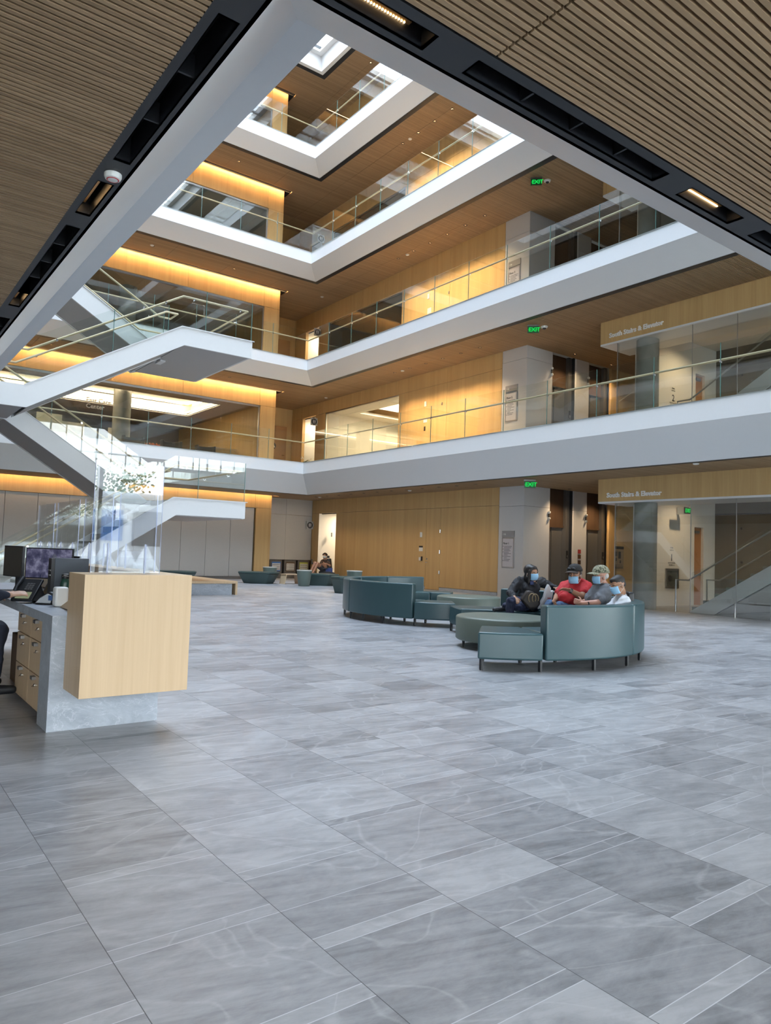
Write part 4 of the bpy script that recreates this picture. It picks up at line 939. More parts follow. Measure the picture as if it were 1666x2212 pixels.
for l in (1, 2, 3):
    f = FZ[l]; t = thing('stair_number', 'black stair level number and small print on the pale wall, %s floor' % ORD[l], 'sign', (18.97, yy-.004, f+1.15))
    mb = MB().text('%d' % l, .27, (18.97, yy-.003, f+1.28), (1,0,0), (0,0,1), .001, 'CENTER', .004)
    for z, s_ in ((1.63, 'STAIR'), (1.56, 'SOUTH'), (1.20, 'ROOF ACCESS'), (1.14, 'FLOORS 1-5')): mb.text(s_, .055, (18.97, yy-.003, f+z), (1,0,0), (0,0,1), .001, 'CENTER')
    mb.build('lettering', M_ink, t, smooth=False)
    # flight rising towards the camera side
    t = thing('enclosed_stair', 'white sided stair flight inside the glass enclosure on the %s floor' % ORD[l], 'staircase', (18, 7.5, f)); s_ = .615
    def zz(y): return f+(10.06-y)*s_
    for x in (17.05, 19.9): MB().prism([(x, 10.06, f+.005), (x, 9.41, f+.005), (x, 4.5, f+3.02), (x, 4.5, f+3.42)], (.06, 0, 0)).build('stringer', M_white, t, smooth=False)
    mb = MB()
    for k in range(18): y = 10.0-k*.29; mb.box((17.11, y-.31, f+k*.178+.0), (19.9, y, f+(k+1)*.178-.03))
    mb.build('treads', M_conc, t, smooth=False)
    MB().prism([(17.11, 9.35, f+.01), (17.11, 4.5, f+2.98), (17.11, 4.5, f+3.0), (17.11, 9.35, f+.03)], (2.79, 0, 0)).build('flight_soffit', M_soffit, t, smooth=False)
    for x in (17.12, 18.6): 
        MB().tube([(x, 10.45, f), (x, 10.45, f+.80), (x, 10.1, f+.80), (x, 4.6, f+.80+5.45*s_)], .022, 10).build('handrail', M_steel, t)
    MB().prism([(17.08, 10.0, f+.04), (17.08, 4.6, f+.06+5.4*s_), (17.08, 4.6, f+1.1+5.4*s_), (17.08, 9.6, f+1.15), (17.08, 9.6+.4, f+1.0)], (.01, 0, 0)).build('glass_panel', M_glass, t, smooth=False)
t = thing('guard_rail', 'low steel guard rail in front of the ground floor enclosed stair', 'railing', (16.9, 8, 0))
MB().tube([(16.9, 8.80, 0), (16.9, 8.80, .33), (16.9, 6.0, .33)], .02, 10).tube([(17.9, 8.2, 0), (17.9, 8.2, .33), (16.92, 6.6, .33)], .018, 10).build('rail', M_steel, t)
for y in (7.97, 7.2): MB().tube([(16.9, y, 0), (16.9, y, .33)], .015, 8).build('post', M_steel, t)

# ------------------------------------------------------------------ furniture seen behind the second-floor storefront
M_dk = flat('charcoal_fabric', (.045, .045, .05), .8)
def tub(label, x, y, g='tub chairs behind the second floor glass'):
    t = thing('tub_chair', label, 'chair', (x, y, 4.6), g)
    MB().lathe((x, y, 4.6), [(.33, .10), (.36, .15), (.36, .42), (.3, .45), (.01, .45)], 28).build('seat', M_dk, t)
    MB().sector((x, y), .34, .42, -20, 200, 4.95, 5.38).build('backrest', M_dk, t, bevel=.02)
    MB().cyl((x, y, 4.6), (x, y, 4.71), .2, n=20).build('base', M_black, t)
tub('charcoal tub chair behind the second floor glass, left of the orange flowers', 8.7, 28.0)
tub('charcoal tub chair behind the second floor glass, right of the orange flowers', 10.2, 28.0)
tub('charcoal tub chair behind the second floor glass, beside the reception counter', 11.7, 28.2)
t = thing('flower_arrangement', 'orange flower arrangement between two tub chairs on the second floor', 'flowers', (9.45, 27.8, 4.6))
MB().lathe((9.45, 27.8, 4.6), [(.05, 0), (.06, .35), (.22, .38), (.22, .40), (.01, .40)], 20).build('table', M_black, t)
mb = MB()
for k in range(60): mb.ell((9.45+random.uniform(-.3,.3), 27.8+random.uniform(-.15,.15), 5.05+random.uniform(-.05,.12)), .035, .03, .03, nu=6, nv=4)
mb.build('flowers', flat('orange_petal', (.65, .12, .015), .6), t)
t = thing('reception_counter', 'wooden reception counter behind the second floor glass', 'counter', (12.7, 29.2, 4.6)); MB().box((12.1, 28.8, 4.6), (13.3, 29.6, 5.42)).build('body', M_wood, t, smooth=False); MB().box((12.05, 28.75, 5.42), (13.35, 29.65, 5.46)).build('top', M_wood_plain, t, smooth=False)
for i, (x, y) in enumerate(((7.2, 31.0), (9.1, 31.2), (6.0, 29.5))):
    t = thing('wall_screen', 'pale mottled panel standing in the room behind the second floor glass, '+('beside the column' if i == 1 else 'left of the column' if i == 0 else 'farthest left'), 'panel', (x, y, 4.6))
    MB().box((x-.45, y, 4.6), (x+.45, y+.05, 6.1)).build('panel', flat('travertine', (.45, .42, .36), .6, var=.3, vscale=9), t, smooth=False)
# ------------------------------------------------------------------ reception desk
t = thing('reception_desk', 'reception desk of veined grey stone with pale wood box end and drawers', 'desk', (1.5, 7, 0))
MB().box((1.15, 5.21, .06*0), (1.89, 5.50, .765)).build('end_panel', M_desk_stone, t, smooth=False)
MB().box((1.15, 5.50, .70), (1.75, 9.4, .765)).build('worktop', M_desk_stone, t, smooth=False)
MB().box((1.75, 5.50, 0), (1.89, 9.4, .765)).build('front_panel', M_desk_stone, t, smooth=False)
MB().box((1.24, 4.81, .28), (1.945, 5.205, 1.058)).build('box_end', M_wood_plain, t, smooth=False, bevel=.002)
MB().box((1.74, 5.205, .77), (1.945, 9.4, 1.058)).build('ledge', M_wood_plain, t, smooth=False, bevel=.002)
MB().prism([(1.345, 5.88, .768), (1.345, 5.22, .768), (1.345, 5.22, .845), (1.345, 5.50, .868)], (.2, 0, 0)).build('gusset', M_wood_plain, t, smooth=False)
MB().box((1.20, 5.52, .05), (1.70, 6.50, .70)).build('drawer_carcass', M_wood, t, smooth=False)
rowsz = [(.05, .295), (.30, .535), (.54, .698)]
for a, b in ((5.53, 6.0), (6.005, 6.49)):
    for z0, z1 in rowsz:
        d = MB().box((1.178, a+.003, z0), (1.20, b-.003, z1-.004)).build('drawer', M_wood_plain, t, smooth=False)
        yc = (a+b)/2; MB().box((1.150, yc-.035, z1-.035), (1.178, yc+.035, z1-.012)).build('pull', M_darksteel, d, smooth=False)
        MB().cyl((1.178, yc-.02, z1-.075), (1.168, yc-.02, z1-.075), .012, n=14).tube([(1.17, yc-.02, z1-.075), (1.155, yc-.02, z1-.085)], .004, 6).build('key', M_chrome, d)
# ------------------------------------------------------------------ acrylic screens
def screen(label, c, w, h, axis):
    t = thing('acrylic_screen', label, 'protective screen', c, 'clear acrylic screens on the desk'); x, y, z = c
    u = Vector((1,0,0)) if axis == 'x' else Vector((0,1,0)); v = Vector((u.y, u.x, 0)); p = Vector(c)
    MB().obox(p+Vector((0,0,h/2)), u, v, (0,0,1), w/2, .003, h/2).build('sheet', M_acryl, t, smooth=False)
    for s in (-1, 1): MB().obox(p+u*s*(w/2+.0008)+Vector((0,0,h/2)), u, v, (0,0,1), .001, .0032, h/2).build('sheet_edge', M_acredge, t, smooth=False)
    for s in (-.27, .27):
        q = p+u*w*s; mb = MB().prism([q-v*.11, q+v*.11, q+v*.003+Vector((0,0,.20)), q-v*.003+Vector((0,0,.20))], u*.005); mb.build('foot', M_acryl, t, smooth=False)
        MB().obox(q+Vector((0,0,.10)), u, v, (0,0,1), .0035, .006, .10).build('foot_edge', M_acredge, t, smooth=False)
screen('tall clear acrylic screen standing on the wood box end of the desk', (1.55, 5.0, 1.06), .46, .75, 'x')
screen('clear acrylic screen on the desk ledge, second from the box end', (1.85, 5.75, 1.06), .9, .62, 'y')
screen('clear acrylic screen on the desk ledge, third from the box end', (1.85, 6.85, 1.06), .9, .62, 'y')
screen('clear acrylic screen on the desk ledge, fourth from the box end', (1.85, 7.95, 1.06), .9, .62, 'y')
screen('clear acrylic screen on the desk ledge, farthest from the box end', (1.85, 8.95, 1.06), .8, .62, 'y')
# ------------------------------------------------------------------ things on the worktop
ZW = .765
M_pc = flat('computer_slate', (.030, .040, .055), .4)
t = thing('computer_tower', 'slate computer tower standing on the desk behind the bottle', 'computer', (1.53, 6.42, ZW))
MB().box((1.40, 6.36, ZW), (1.665, 6.47, 1.125)).build('case', M_pc, t, bevel=.004)
MB().box((1.375, 6.362, ZW+.002), (1.40, 6.468, 1.122)).build('front_bezel', M_black, t, smooth=False)
MB().box((1.372, 6.38, 1.02), (1.376, 6.45, 1.03)).box((1.372, 6.38, .98), (1.376, 6.45, .99)).build('drive_slots', M_steel, t, smooth=False)
def monitor(label, c, yaw, w, h, screen_mat, z0, lean=0, back=False):
    t = thing('monitor', label, 'monitor', (c[0], c[1], ZW)); n = Vector((math.cos(yaw), math.sin(yaw), 0)); u = Vector((-n.y, n.x, 0)); p = Vector((c[0], c[1], z0+h/2))
    MB().obox(p, u, n, (0,0,1), w/2, .012, h/2).build('housing', M_black, t, bevel=.003)
    MB().obox(p+n*.0125, u, n, (0,0,1), w/2-.008, .001, h/2-.010).build('screen', screen_mat, t, smooth=False)
    MB().obox(Vector((c[0], c[1], ZW+(z0+.1-ZW)/2))-n*.04, u, n, (0,0,1), .02, .012, (z0+.1-ZW)/2).obox(Vector((c[0], c[1], ZW+.006))-n*.03, u, n, (0,0,1), .09, .07, .006).build('stand', M_black, t, smooth=False)
    return t, p, u, n
m_, nt_, o_ = newmat('camera_feed_screen'); n_ = N(nt_); tc_ = nt_.nodes.new('ShaderNodeTexCoord')
f_ = n_.noise(tc_.outputs['Object'], 26, 5, .7); br = nt_.nodes.new('ShaderNodeTexVoronoi'); br.inputs['Scale'].default_value = 14; nt_.links.new(tc_.outputs['Object'], br.inputs['Vector'])
e_ = nt_.nodes.new('ShaderNodeEmission'); nt_.links.new(n_.ramp(n_.math('ADD', n_.math('MULTIPLY', f_, .7), n_.math('MULTIPLY', br.outputs['Distance'], .5)), [(.3, (.01, .012, .03)), (.6, (.05, .05, .09)), (.85, (.17, .17, .25))]), e_.inputs[0]); e_.inputs[1].default_value = .55
nt_.links.new(e_.outputs[0], o_.inputs[0])
tm, p, u, n = monitor('monitor showing a grid of dark security camera pictures, left of the computer tower', (1.50, 7.02), math.radians(228), .44, .275, m_, .925)
mb = MB()
for a in (-.06, .10): mb.obox(p+u*a+n*.0145, u, n, (0,0,1), .001, .0005, .13)
for b in (-.045, .03): mb.obox(p+Vector((0,0,b))+n*.0145, u, n, (0,0,1), .21, .0005, .001)
mb.obox(p+u*.05+Vector((0,0,.065))+n*.0145, (u+Vector((0,0,1))), n, (Vector((0,0,1))-u), .018, .0005, .018)
mb.build('grid_lines', flat('screen_line_blue', (.16, .16, .22), .5), tm, smooth=False)
monitor('dark monitor partly hidden behind the security camera monitor and tower', (1.68, 7.25), math.radians(215), .36, .10, M_black, 1.03)
monitor('black monitor seen from the side at the left edge of the photo', (1.26, 7.30), math.radians(192), .40, .28, flat('screen_off_brown', (.035, .03, .025), .3), .93)
t = thing('desk_phone', 'black office telephone with a colour display tilted on the worktop', 'telephone', (1.22, 6.38, ZW))
ux = Vector((.80, -.6, 0)); uy = Vector((.45, .6, .66)).normalized(); uz = ux.cross(uy)
c0 = Vector((1.21, 6.38, .865)); ux = ux.normalized(); uy = (uy-ux*uy.dot(ux)).normalized(); uz = ux.cross(uy).normalized()
MB().obox(c0, ux, uy, uz, .085, .12, .012).build('body', M_black, t, bevel=.006); MB().obox(c0-uy*.07+uz*.0135, ux, uy, uz, .055, .035, .001).build('display', emit('phone_display', (.35, .4, .25), .25), t, smooth=False)
MB().tube([c0-ux*.072-uy*.06+uz*.03, c0-ux*.075+uz*.042, c0-ux*.072+uy*.11+uz*.032], [.018, .013, .02], 12).build('handset', M_black, t)
mb = MB()
for i in range(3):
    for j in range(4): mb.obox(c0+ux*(-.01+i*.022)+uy*(.0+j*.02)+uz*.0135, ux, uy, uz, .008, .006, .002)
mb.build('keys', flat('key_grey', (.09, .09, .095), .5), t, smooth=False)
MB().prism([c0-uy*.10-uz*.012-ux*.06, c0+uy*.10-uz*.012-ux*.06, Vector((c0.x-ux.x*.06+.10, c0.y-ux.y*.06+.02, ZW))], ux*.12).build('foot', M_black, t, smooth=False)
t = thing('desk_display', 'small tilted display on a black wedge stand beside the telephone', 'display', (1.43, 6.62, ZW))
c0 = Vector((1.42, 6.60, .85)); MB().obox(c0, ux, uy, uz, .045, .10, .007).build('panel', M_black, t, bevel=.003); MB().obox(c0+uz*.0078, ux, uy, uz, .036, .085, .0006).build('screen', flat('screen_bronze', (.05, .035, .02), .2), t, smooth=False)
MB().prism([c0-ux*.03-uy*.07-uz*.008, c0-ux*.03+uy*.05-uz*.008, Vector((1.52, 6.55, ZW))-ux*.03], ux*.09).build('stand', M_black, t, smooth=False)
t = thing('mouse_pad', 'round dark mouse pad on the stone worktop', 'mouse pad', (1.33, 6.28, ZW)); MB().lathe((1.33, 6.28, ZW), [(.095, 0), (.095, .004), (.01, .004)], 32).build('mat', M_black, t)
t = thing('computer_mouse', 'black computer mouse on the round pad', 'mouse', (1.35, 6.30, ZW+.004)); MB().ell((1.355, 6.30, ZW+.014), .032, .055, .018, Matrix.Rotation(-.9, 3, 'Z')).build('shell', flat('glossy_black', (.012, .012, .012), .15), t)
t = thing('keyboard', 'black keyboard at the left edge of the worktop', 'keyboard', (1.28, 7.55, ZW)); MB().box((1.20, 7.35, ZW), (1.36, 7.8, ZW+.015)).build('case', M_black, t, bevel=.003); mb = MB()
for i in range(5):
    for j in range(14): mb.box((1.208+i*.029, 7.36+j*.031, ZW+.015), (1.232+i*.029, 7.386+j*.031, ZW+.022))
mb.build('keys', flat('key_dark', (.03, .03, .03), .5), t, smooth=False)
t = thing('water_bottle', 'dark green water bottle with a black lid beside the wood box end', 'bottle', (1.45, 5.95, ZW))
MB().lathe((1.425, 6.10, ZW), [(.034, 0), (.037, .01), (.037, .17), (.030, .195), (.024, .205)], 28).build('body', flat('bottle_green', (.012, .05, .035), .3), t); MB().lathe((1.425, 6.10, ZW+.205), [(.026, 0), (.028, .005), (.028, .035), (.02, .04)], 24).build('lid', M_black, t); MB().tube([(1.40, 6.08, ZW+.225), (1.405, 6.05, ZW+.232), (1.44, 6.07, ZW+.225)], .004).build('loop', M_chrome, t)
t = thing('label_printer', 'white rounded office device beside the wood box end', 'printer', (1.36, 5.95, ZW)); MB().box((1.315, 5.90, ZW+.002), (1.41, 6.00, ZW+.15)).build('body', flat('white_plastic', (.72, .72, .71), .35), t, bevel=.016)
t = thing('card_scanner', 'rounded silver and black scanner on the worktop in front of the tower', 'scanner', (1.33, 6.12, ZW))
u_ = Vector((.80, -.60, 0)); w_ = Vector((.60, .80, 0)); o3 = Vector((1.225, 6.20, ZW))
def sp(a, z, k=0): return o3+u_*a+w_*k+Vector((0,0,z))
MB().prism([sp(.0, .003), sp(.155, .003), sp(.165, .08), sp(.12, .105), (sp(.04, .06))], w_*.07).build('shell', M_black, t, bevel=.014)
MB().prism([sp(.018, .014, -.002), sp(.135, .012, -.002), sp(.145, .072, -.002), sp(.11, .088, -.002), sp(.05, .052, -.002)], -w_*.010).build('side_panel', flat('silver_plastic', (.40, .42, .44), .3), t, bevel=.008)
MB().prism([sp(.12, .035, -.014), sp(.15, .035, -.014), sp(.15, .075, -.014), sp(.12, .075, -.014)], -w_*.002).build('sticker', flat('sticker_blue', (.04, .09, .22), .5), t, smooth=False)
t = thing('power_cable', 'black cable hanging under the worktop beside the drawers', 'cable', (1.3, 6.6, 0)); MB().tube([(1.30, 6.62, .70), (1.27, 6.60, .5), (1.30, 6.62, .25), (1.33, 6.7, .02)], .005, 8).build('cable', M_black, t)
t = thing('cardboard_box', 'brown box stored under the worktop in the dark', 'box', (1.5, 7.1, 0)); MB().box((1.3, 6.9, 0), (1.7, 7.4, .42)).build('body', flat('cardboard', (.16, .10, .06), .8), t, smooth=False)
# ------------------------------------------------------------------ outdoors behind the glazed front: seen only in reflections
t = thing('shuttle_bus', 'white shuttle bus parked outside, seen reflected in the acrylic screen', 'bus', (9, -15, 0))
MB().box((2.5, -16.5, .35), (15, -14.1, 2.95)).build('body', flat('bus_white', (.80, .82, .85), .3), t, bevel=.22)
MB().box((3.0, -14.11, 1.35), (7.3, -14.06, 2.35)).build('window', flat('bus_blue_glass', (.05, .20, .55), .15), t, bevel=.05)
MB().box((7.6, -14.11, 1.2), (14.6, -14.06, 2.35)).build('window', flat('bus_dark_glass', (.06, .065, .07), .15), t, bevel=.05)
for x in (4.6, 12.6): MB().cyl((x, -14.05, .5), (x, -14.6, .5), .5, n=28).build('wheel', M_black, t)
m_leaf = flat('leaf_green', (.10, .17, .05), .7, var=.5, vscale=3)
for i, (x, y, r) in enumerate(((2.5, -20, 2.2), (7.9, -21, 2.6), (13.4, -20.5, 2.4))):
    t = thing('street_tree', ['leafy tree behind the left end of the bus', 'tallest leafy tree behind the middle of the bus', 'leafy tree behind the right end of the bus'][i], 'tree', (x, y, 0))
    MB().cyl((x, y, 0), (x, y, 3.2), .18, .10, n=12).build('trunk', flat('bark', (.10, .07, .05), .9), t)
    mb = MB()
    for k in range(3200):
        v = Vector((random.gauss(0, 1), random.gauss(0, 1), random.gauss(0, .8))); v = v.normalized()*r*random.uniform(.55, 1.0)
        p = Vector((x, y, 4.2))+v; a = Vector((random.uniform(-1,1), random.uniform(-1,1), random.uniform(-1,1))).normalized(); b = a.orthogonal()
        mb.add([p, p+a*.09, p+a*.08+b*.08, p+b*.07], [(0,1,2,3)])
    mb.build('crown', m_leaf, t, smooth=False, recalc=False)
# ------------------------------------------------------------------ people
def skinm(name, c): return flat(name, c, .5, var=.05, vscale=30)
M_mask = flat('mask_blue', (.30, .55, .78), .7, var=.05); M_maskw = flat('mask_white', (.62, .68, .68), .7)
M_eye = flat('eye_dark', (.02, .015, .012), .3); M_eyew = flat('eye_white', (.6, .58, .55), .4)
def head_frame(c, face, pitch=0, roll=0):
    f = Vector(face); f.z = 0; f.normalize(); r = f.cross(Vector((0,0,1)))
    q = Matrix.Rotation(pitch, 3, r); f = q @ f; u = q @ Vector((0,0,1))
    q = Matrix.Rotation(roll, 3, f); u = q @ u; r = f.cross(u)
    return Vector(c), f, r, u
def hp(H, f, r, u): return H[0]+H[1]*f+H[2]*r+H[3]*u
def ell_h(mb, H, pos, rad, nu=16, nv=10):
    M = Matrix((H[1], H[2], H[3])).transposed(); return mb.ell(hp(H, *pos), rad[0], rad[1], rad[2], M, nu, nv)
def head_mb(mb, H, s=1.0, neck=None):
    E = lambda p, r: ell_h(mb, H, tuple(v*s for v in p), tuple(v*s for v in r))
    E((-.012, 0, .030), (.095, .076, .085)); E((.022, 0, -.020), (.068, .062, .082)); E((.040, 0, -.078), (.044, .044, .034))
    E((.092, 0, -.012), (.022, .013, .019)); E((.084, 0, .010), (.012, .010, .026)); E((.066, 0, .034), (.022, .052, .012))
    E((.066, 0, -.052), (.022, .026, .012))
    for k in (-1, 1): E((-.006, .077*k, -.010), (.018, .010, .031)); E((.058, .036*k, -.018), (.024, .020, .020))
    if neck is not None: mb.cap(hp(H, -.02*s, 0, -.05*s), neck, .052*s, .062*s)
def face_parts(t, H, s=1.0, brow=(.03, .02, .015)):
    mb = MB(); ew = MB()
    for k in (-1, 1):
        ell_h(mb, H, (.0815*s, .031*k*s, .012*s), (.004*s, .0075*s, .0042*s), 8, 6); ell_h(ew, H, (.0775*s, .031*k*s, .012*s), (.006*s, .013*s, .0045*s), 10, 6)
    ew.build('eye_whites', M_eyew, t); mb.build('eyes', M_eye, t)
    mb = MB()
    for k in (-1, 1): ell_h(mb, H, (.082*s, .033*k*s, .032*s), (.006*s, .021*s, .0045*s), 10, 6)
    mb.build('eyebrows', flat('brow', brow, .7), t)
def mask(t, H, s=1.0, low=0.0, mat=None):
    """pleated face mask: curved patch from nose bridge to chin, with two ear loops"""
    vs = []; nu, nv = 14, 8
    for j in range(nv+1):
        v = j/nv; z = (.010-low)*s-(.095*s)*v
        for i in range(nu+1):
            a = (i/nu-.5)*2; ang = a*1.12; bulge = .100+.012*math.sin(v*PI)-.016*(v**2)+(.004 if j % 2 else 0)
            w = .070-.012*abs(v-.45)
            vs.append(hp(H, math.cos(ang)*bulge*s+.0*s, math.sin(ang)*w*1.08*s, z))
    fs = [(j*(nu+1)+i, j*(nu+1)+i+1, (j+1)*(nu+1)+i+1, (j+1)*(nu+1)+i) for j in range(nv) for i in range(nu)]
    o = MB().add(vs, fs).build('face_mask', mat or M_mask, t, recalc=True); so_ = o.modifiers.new('thick', 'SOLIDIFY'); so_.thickness = .003; so_.offset = 1
    mb = MB()
    for k in (-1, 1):
        a = hp(H, .048*s, .066*k*s, (.0-low)*s); e1 = hp(H, -.012*s, .088*k*s, .012*s); e2 = hp(H, -.020*s, .088*k*s, -.03*s); b = hp(H, .042*s, .062*k*s, (-.082-low)*s)
        mb.tube([a, e1, e2, b], .0022, 6)
    mb.build('ear_loops', M_offwhite, o)
    return o
def shell(H, s, zmin, zmax, fmin=-9, grow=1.0, mb=None, nu=28, nv=18, fr=None):
    """hair shell over the skull, clipped by a front line fr(height)->largest forward extent"""
    mb = mb or MB(); vs = []; R = (.104*s*grow, .084*s*grow, .094*s*grow); idx = {}
    for j in range(nv+1):
        ph = -PI/2+PI*j/nv
        for i in range(nu):
            th = 2*PI*i/nu; p = (R[0]*math.cos(ph)*math.cos(th)-.013*s, R[1]*math.cos(ph)*math.sin(th), R[2]*math.sin(ph)+.032*s); vs.append(p)
    fs = []
    for j in range(nv):
        for i in range(nu):
            q = (j*nu+i, j*nu+(i+1)%nu, (j+1)*nu+(i+1)%nu, (j+1)*nu+i); c = [sum(vs[k][m] for k in q)/4 for m in range(3)]
            if zmin*s < c[2] < zmax*s and c[0] < (fr(c[2]/s)*s if fr else 9): fs.append(q)
    used = sorted({k for q in fs for k in q}); mp = {k: n for n, k in enumerate(used)}
    mb.add([hp(H, *vs[k]) for k in used], [tuple(mp[k] for k in q) for q in fs]); return mb
def thick(o, th=.008): m = o.modifiers.new('thick', 'SOLIDIFY'); m.thickness = th; m.offset = 1; return o
def hand(mb, w, d, palm_n, thumb, s=1.0, curl=.5):
    """palm, four unequal bent fingers and a thumb. w wrist, d finger direction, palm_n palm normal, thumb = side of the thumb"""
    w = Vector(w); d = Vector(d).normalized(); n = Vector(palm_n); n = (n-d*n.dot(d)).normalized(); k = d.cross(n).normalized()
    if k.dot(Vector(thumb)) < 0: k = -k
    for a in (-.026, -.009, .009, .026): mb.cap(w+d*.012+k*a*.6*s, w+d*.080*s+k*a*s, .015*s, .012*s, 8)
    for a, L, c in ((.030, .072, 0), (.010, .082, .05), (-.010, .076, .1), (-.029, .060, .15)):
        p = w+d*.085*s+k*a*s; cc = curl+c; d1 = (d*math.cos(cc*.5)+n*math.sin(cc*.5)).normalized(); d2 = (d*math.cos(cc*1.5)+n*math.sin(cc*1.5)).normalized()
        q = p+d1*L*.5*s; mb.cap(p-d*.01, q, .0098*s, .0088*s, 8); mb.cap(q, q+d2*L*.45*s, .0088*s, .0075*s, 8)
    p = w+d*.022*s+k*.026*s; q = p+(d*.6+k*.75+n*.2).normalized()*.042*s; mb.cap(p, q, .0135*s, .011*s, 8); mb.cap(q, q+(d*.9+k*.25+n*.3).normalized()*.034*s, .0105*s, .0085*s, 8)
FC = Vector((math.sin(YAW), math.cos(YAW), 0)); RC = Vector((math.cos(YAW), -math.sin(YAW), 0)); UZ = Vector((0,0,1))
def shoe(t, ankle, d, m_=None, s=1.0, up_=UZ):
    d = Vector(d).normalized(); a = Vector(ankle); mb = MB()
    mb.cap(a-up_*.03*s, a-up_*.055*s-d*.03*s, .045*s, .038*s, 10); mb.cap(a-up_*.055*s+d*.02*s, a-up_*.062*s+d*.15*s, .042*s, .034*s, 12)
    mb.build('shoe', m_ or M_black, t, remesh=.009)

# ---- woman in the black coat (left of the group)
def P_(px, py, dep): return at(px, py, dep)
D = 11.35
t = thing('person', 'seated person in black hooded coat and navy trousers wearing a blue mask', 'person', P_(1140, 1330, D)*1 if False else Vector((*P_(1140, 1300, D).xy, 0)))
fdir = (-FC*.80+RC*.55)
H = head_frame(P_(1149, 1239, D-.12), fdir, -.10, .10); nk = P_(1147, 1258, D-.02)
body = MB(); head_mb(body, H, 1.05, nk)
shL, shR = P_(1121, 1256, D-.02), P_(1170, 1258, D+.05); hip = P_(1143, 1303, D+.05)
elL, wrL = P_(1103, 1280, D-.12), P_(1112, 1290, D-.36); elR, wrR = P_(1187, 1266, D+.10), P_(1203, 1270, D-.05)
body.cap(nk, hip, .10, .13); body.cap(shL, shR, .05, .05); body.cap(shL, elL, .04, .035); body.cap(elL, wrL, .033, .026); body.cap(shR, elR, .04, .034); body.cap(elR, wrR, .032, .026)
hand(body, wrL, (P_(1118, 1298, D-.45)-wrL), -UZ, RC, 1.0, .7); hand(body, wrR, (P_(1206, 1277, D-.18)-wrR), -FC, -RC, 1.0, .9)
kL, aL = P_(1103, 1299, D-.46), P_(1099, 1338, D-.46); aL.z = .09; kR, aR = P_(1121, 1310, D-.42), P_(1088, 1308, D-.30)
body.cap(hip-RC*.09, kL, .075, .055); body.cap(kL, aL, .05, .04)
body.build('body', skinm('skin_olive', (.36, .20, .125)), t, remesh=.008)
face_parts(t, H, 1.05); mask(t, H, 1.05)
coat = MB(); ch = P_(1145, 1275, D-.04)
coat.cap(P_(1146, 1263, D+.0), ch, .13, .165); coat.cap(ch, P_(1142, 1300, D+.02), .165, .19); coat.cap(shL, shR, .085, .08); coat.cap(shL, elL, .088, .075); coat.cap(elL, wrL+(elL-wrL)*.12, .075, .055)
coat.cap(shR, elR, .088, .068); coat.cap(elR, wrR+(elR-wrR)*.12, .068, .052); coat.cap(P_(1132, 1297, D-.12), P_(1150, 1300, D-.15), .12, .11)
coat.cap(P_(1130, 1254, D+.06), P_(1163, 1256, D+.08), .07, .07)
coat.build('coat', flat('black_coat', (.012, .012, .016), .75, var=.3, vscale=25), t, remesh=.011)
tr = MB(); tr.cap(hip-RC*.09, kL, .11, .078); tr.cap(kL, aL+UZ*.04, .076, .058); tr.cap(hip+RC*.05, kR, .11, .08); tr.cap(kR, aR+(kR-aR)*.1, .078, .058); tr.ell(hip-UZ*.02, .2, .2, .13)
tr.build('trousers', flat('navy_trousers', (.012, .016, .045), .8), t, remesh=.011)
shoe(t, aL, -FC*.9-RC*.2); shoe(t, aR, -RC*.9-FC*.3, s=1.0)
hair = MB(); ell_h(hair, H, (-.040, 0, .040), (.105, .096, .104)); ell_h(hair, H, (-.005, 0, .085), (.085, .078, .052)); ell_h(hair, H, (-.055, 0, -.06), (.075, .095, .11))
for k in (-1, 1):
    hair.cap(hp(H, .028, .070*k, .045), hp(H, .022, .082*k, -.03), .026, .026, 10); hair.cap(hp(H, .022, .082*k, -.03), hp(H, .018, .078*k, -.125), .026, .030, 10); hair.cap(hp(H, .045, .035*k, .098), hp(H, .040, .066*k, .050), .022, .022, 10)
hair.build('hair', flat('black_hair', (.012, .009, .008), .5), t, remesh=.007)
hood = MB(); hood.cap(P_(1134, 1256, D+.06), P_(1162, 1257, D+.08), .075, .07); hood.build('hood', flat('black_coat', (.012, .012, .016), .75), t, remesh=.011)
MB().obox(P_(1149, 1259, D-.175), RC, (UZ), FC, .028, .03, .01).build('blue_collar', flat('navy_shirt', (.02, .035, .12), .7), t, bevel=.005)
# her handbag on the lap
t = thing('handbag', 'brown-black slouchy handbag with tan looped handles on the lap of the black coat', 'bag', P_(1148, 1318, D-.45))
mb = MB(); q = [P_(x, y, D-.42) for x, y in ((1126, 1296), (1140, 1275), (1150, 1277), (1166, 1290), (1168, 1306), (1160, 1314), (1143, 1316))]
mb.prism([v-FC*.02 for v in q], FC*.16); mb.build('body', flat('brown_black_leather', (.028, .020, .016), .55, var=.3), t, bevel=.03)
for dx, s_ in ((0, 1), (7, .9)):
    pts = [P_(1150+dx+14*s_*math.sin(a)*.55, 1293-11*s_*math.cos(a), D-.47-.02*dx/7) for a in [i*PI/7-PI*.75 for i in range(11)]]
    MB().tube(pts, .0065, 8).build('handle', flat('tan_strap', (.30, .22, .12), .6), t)
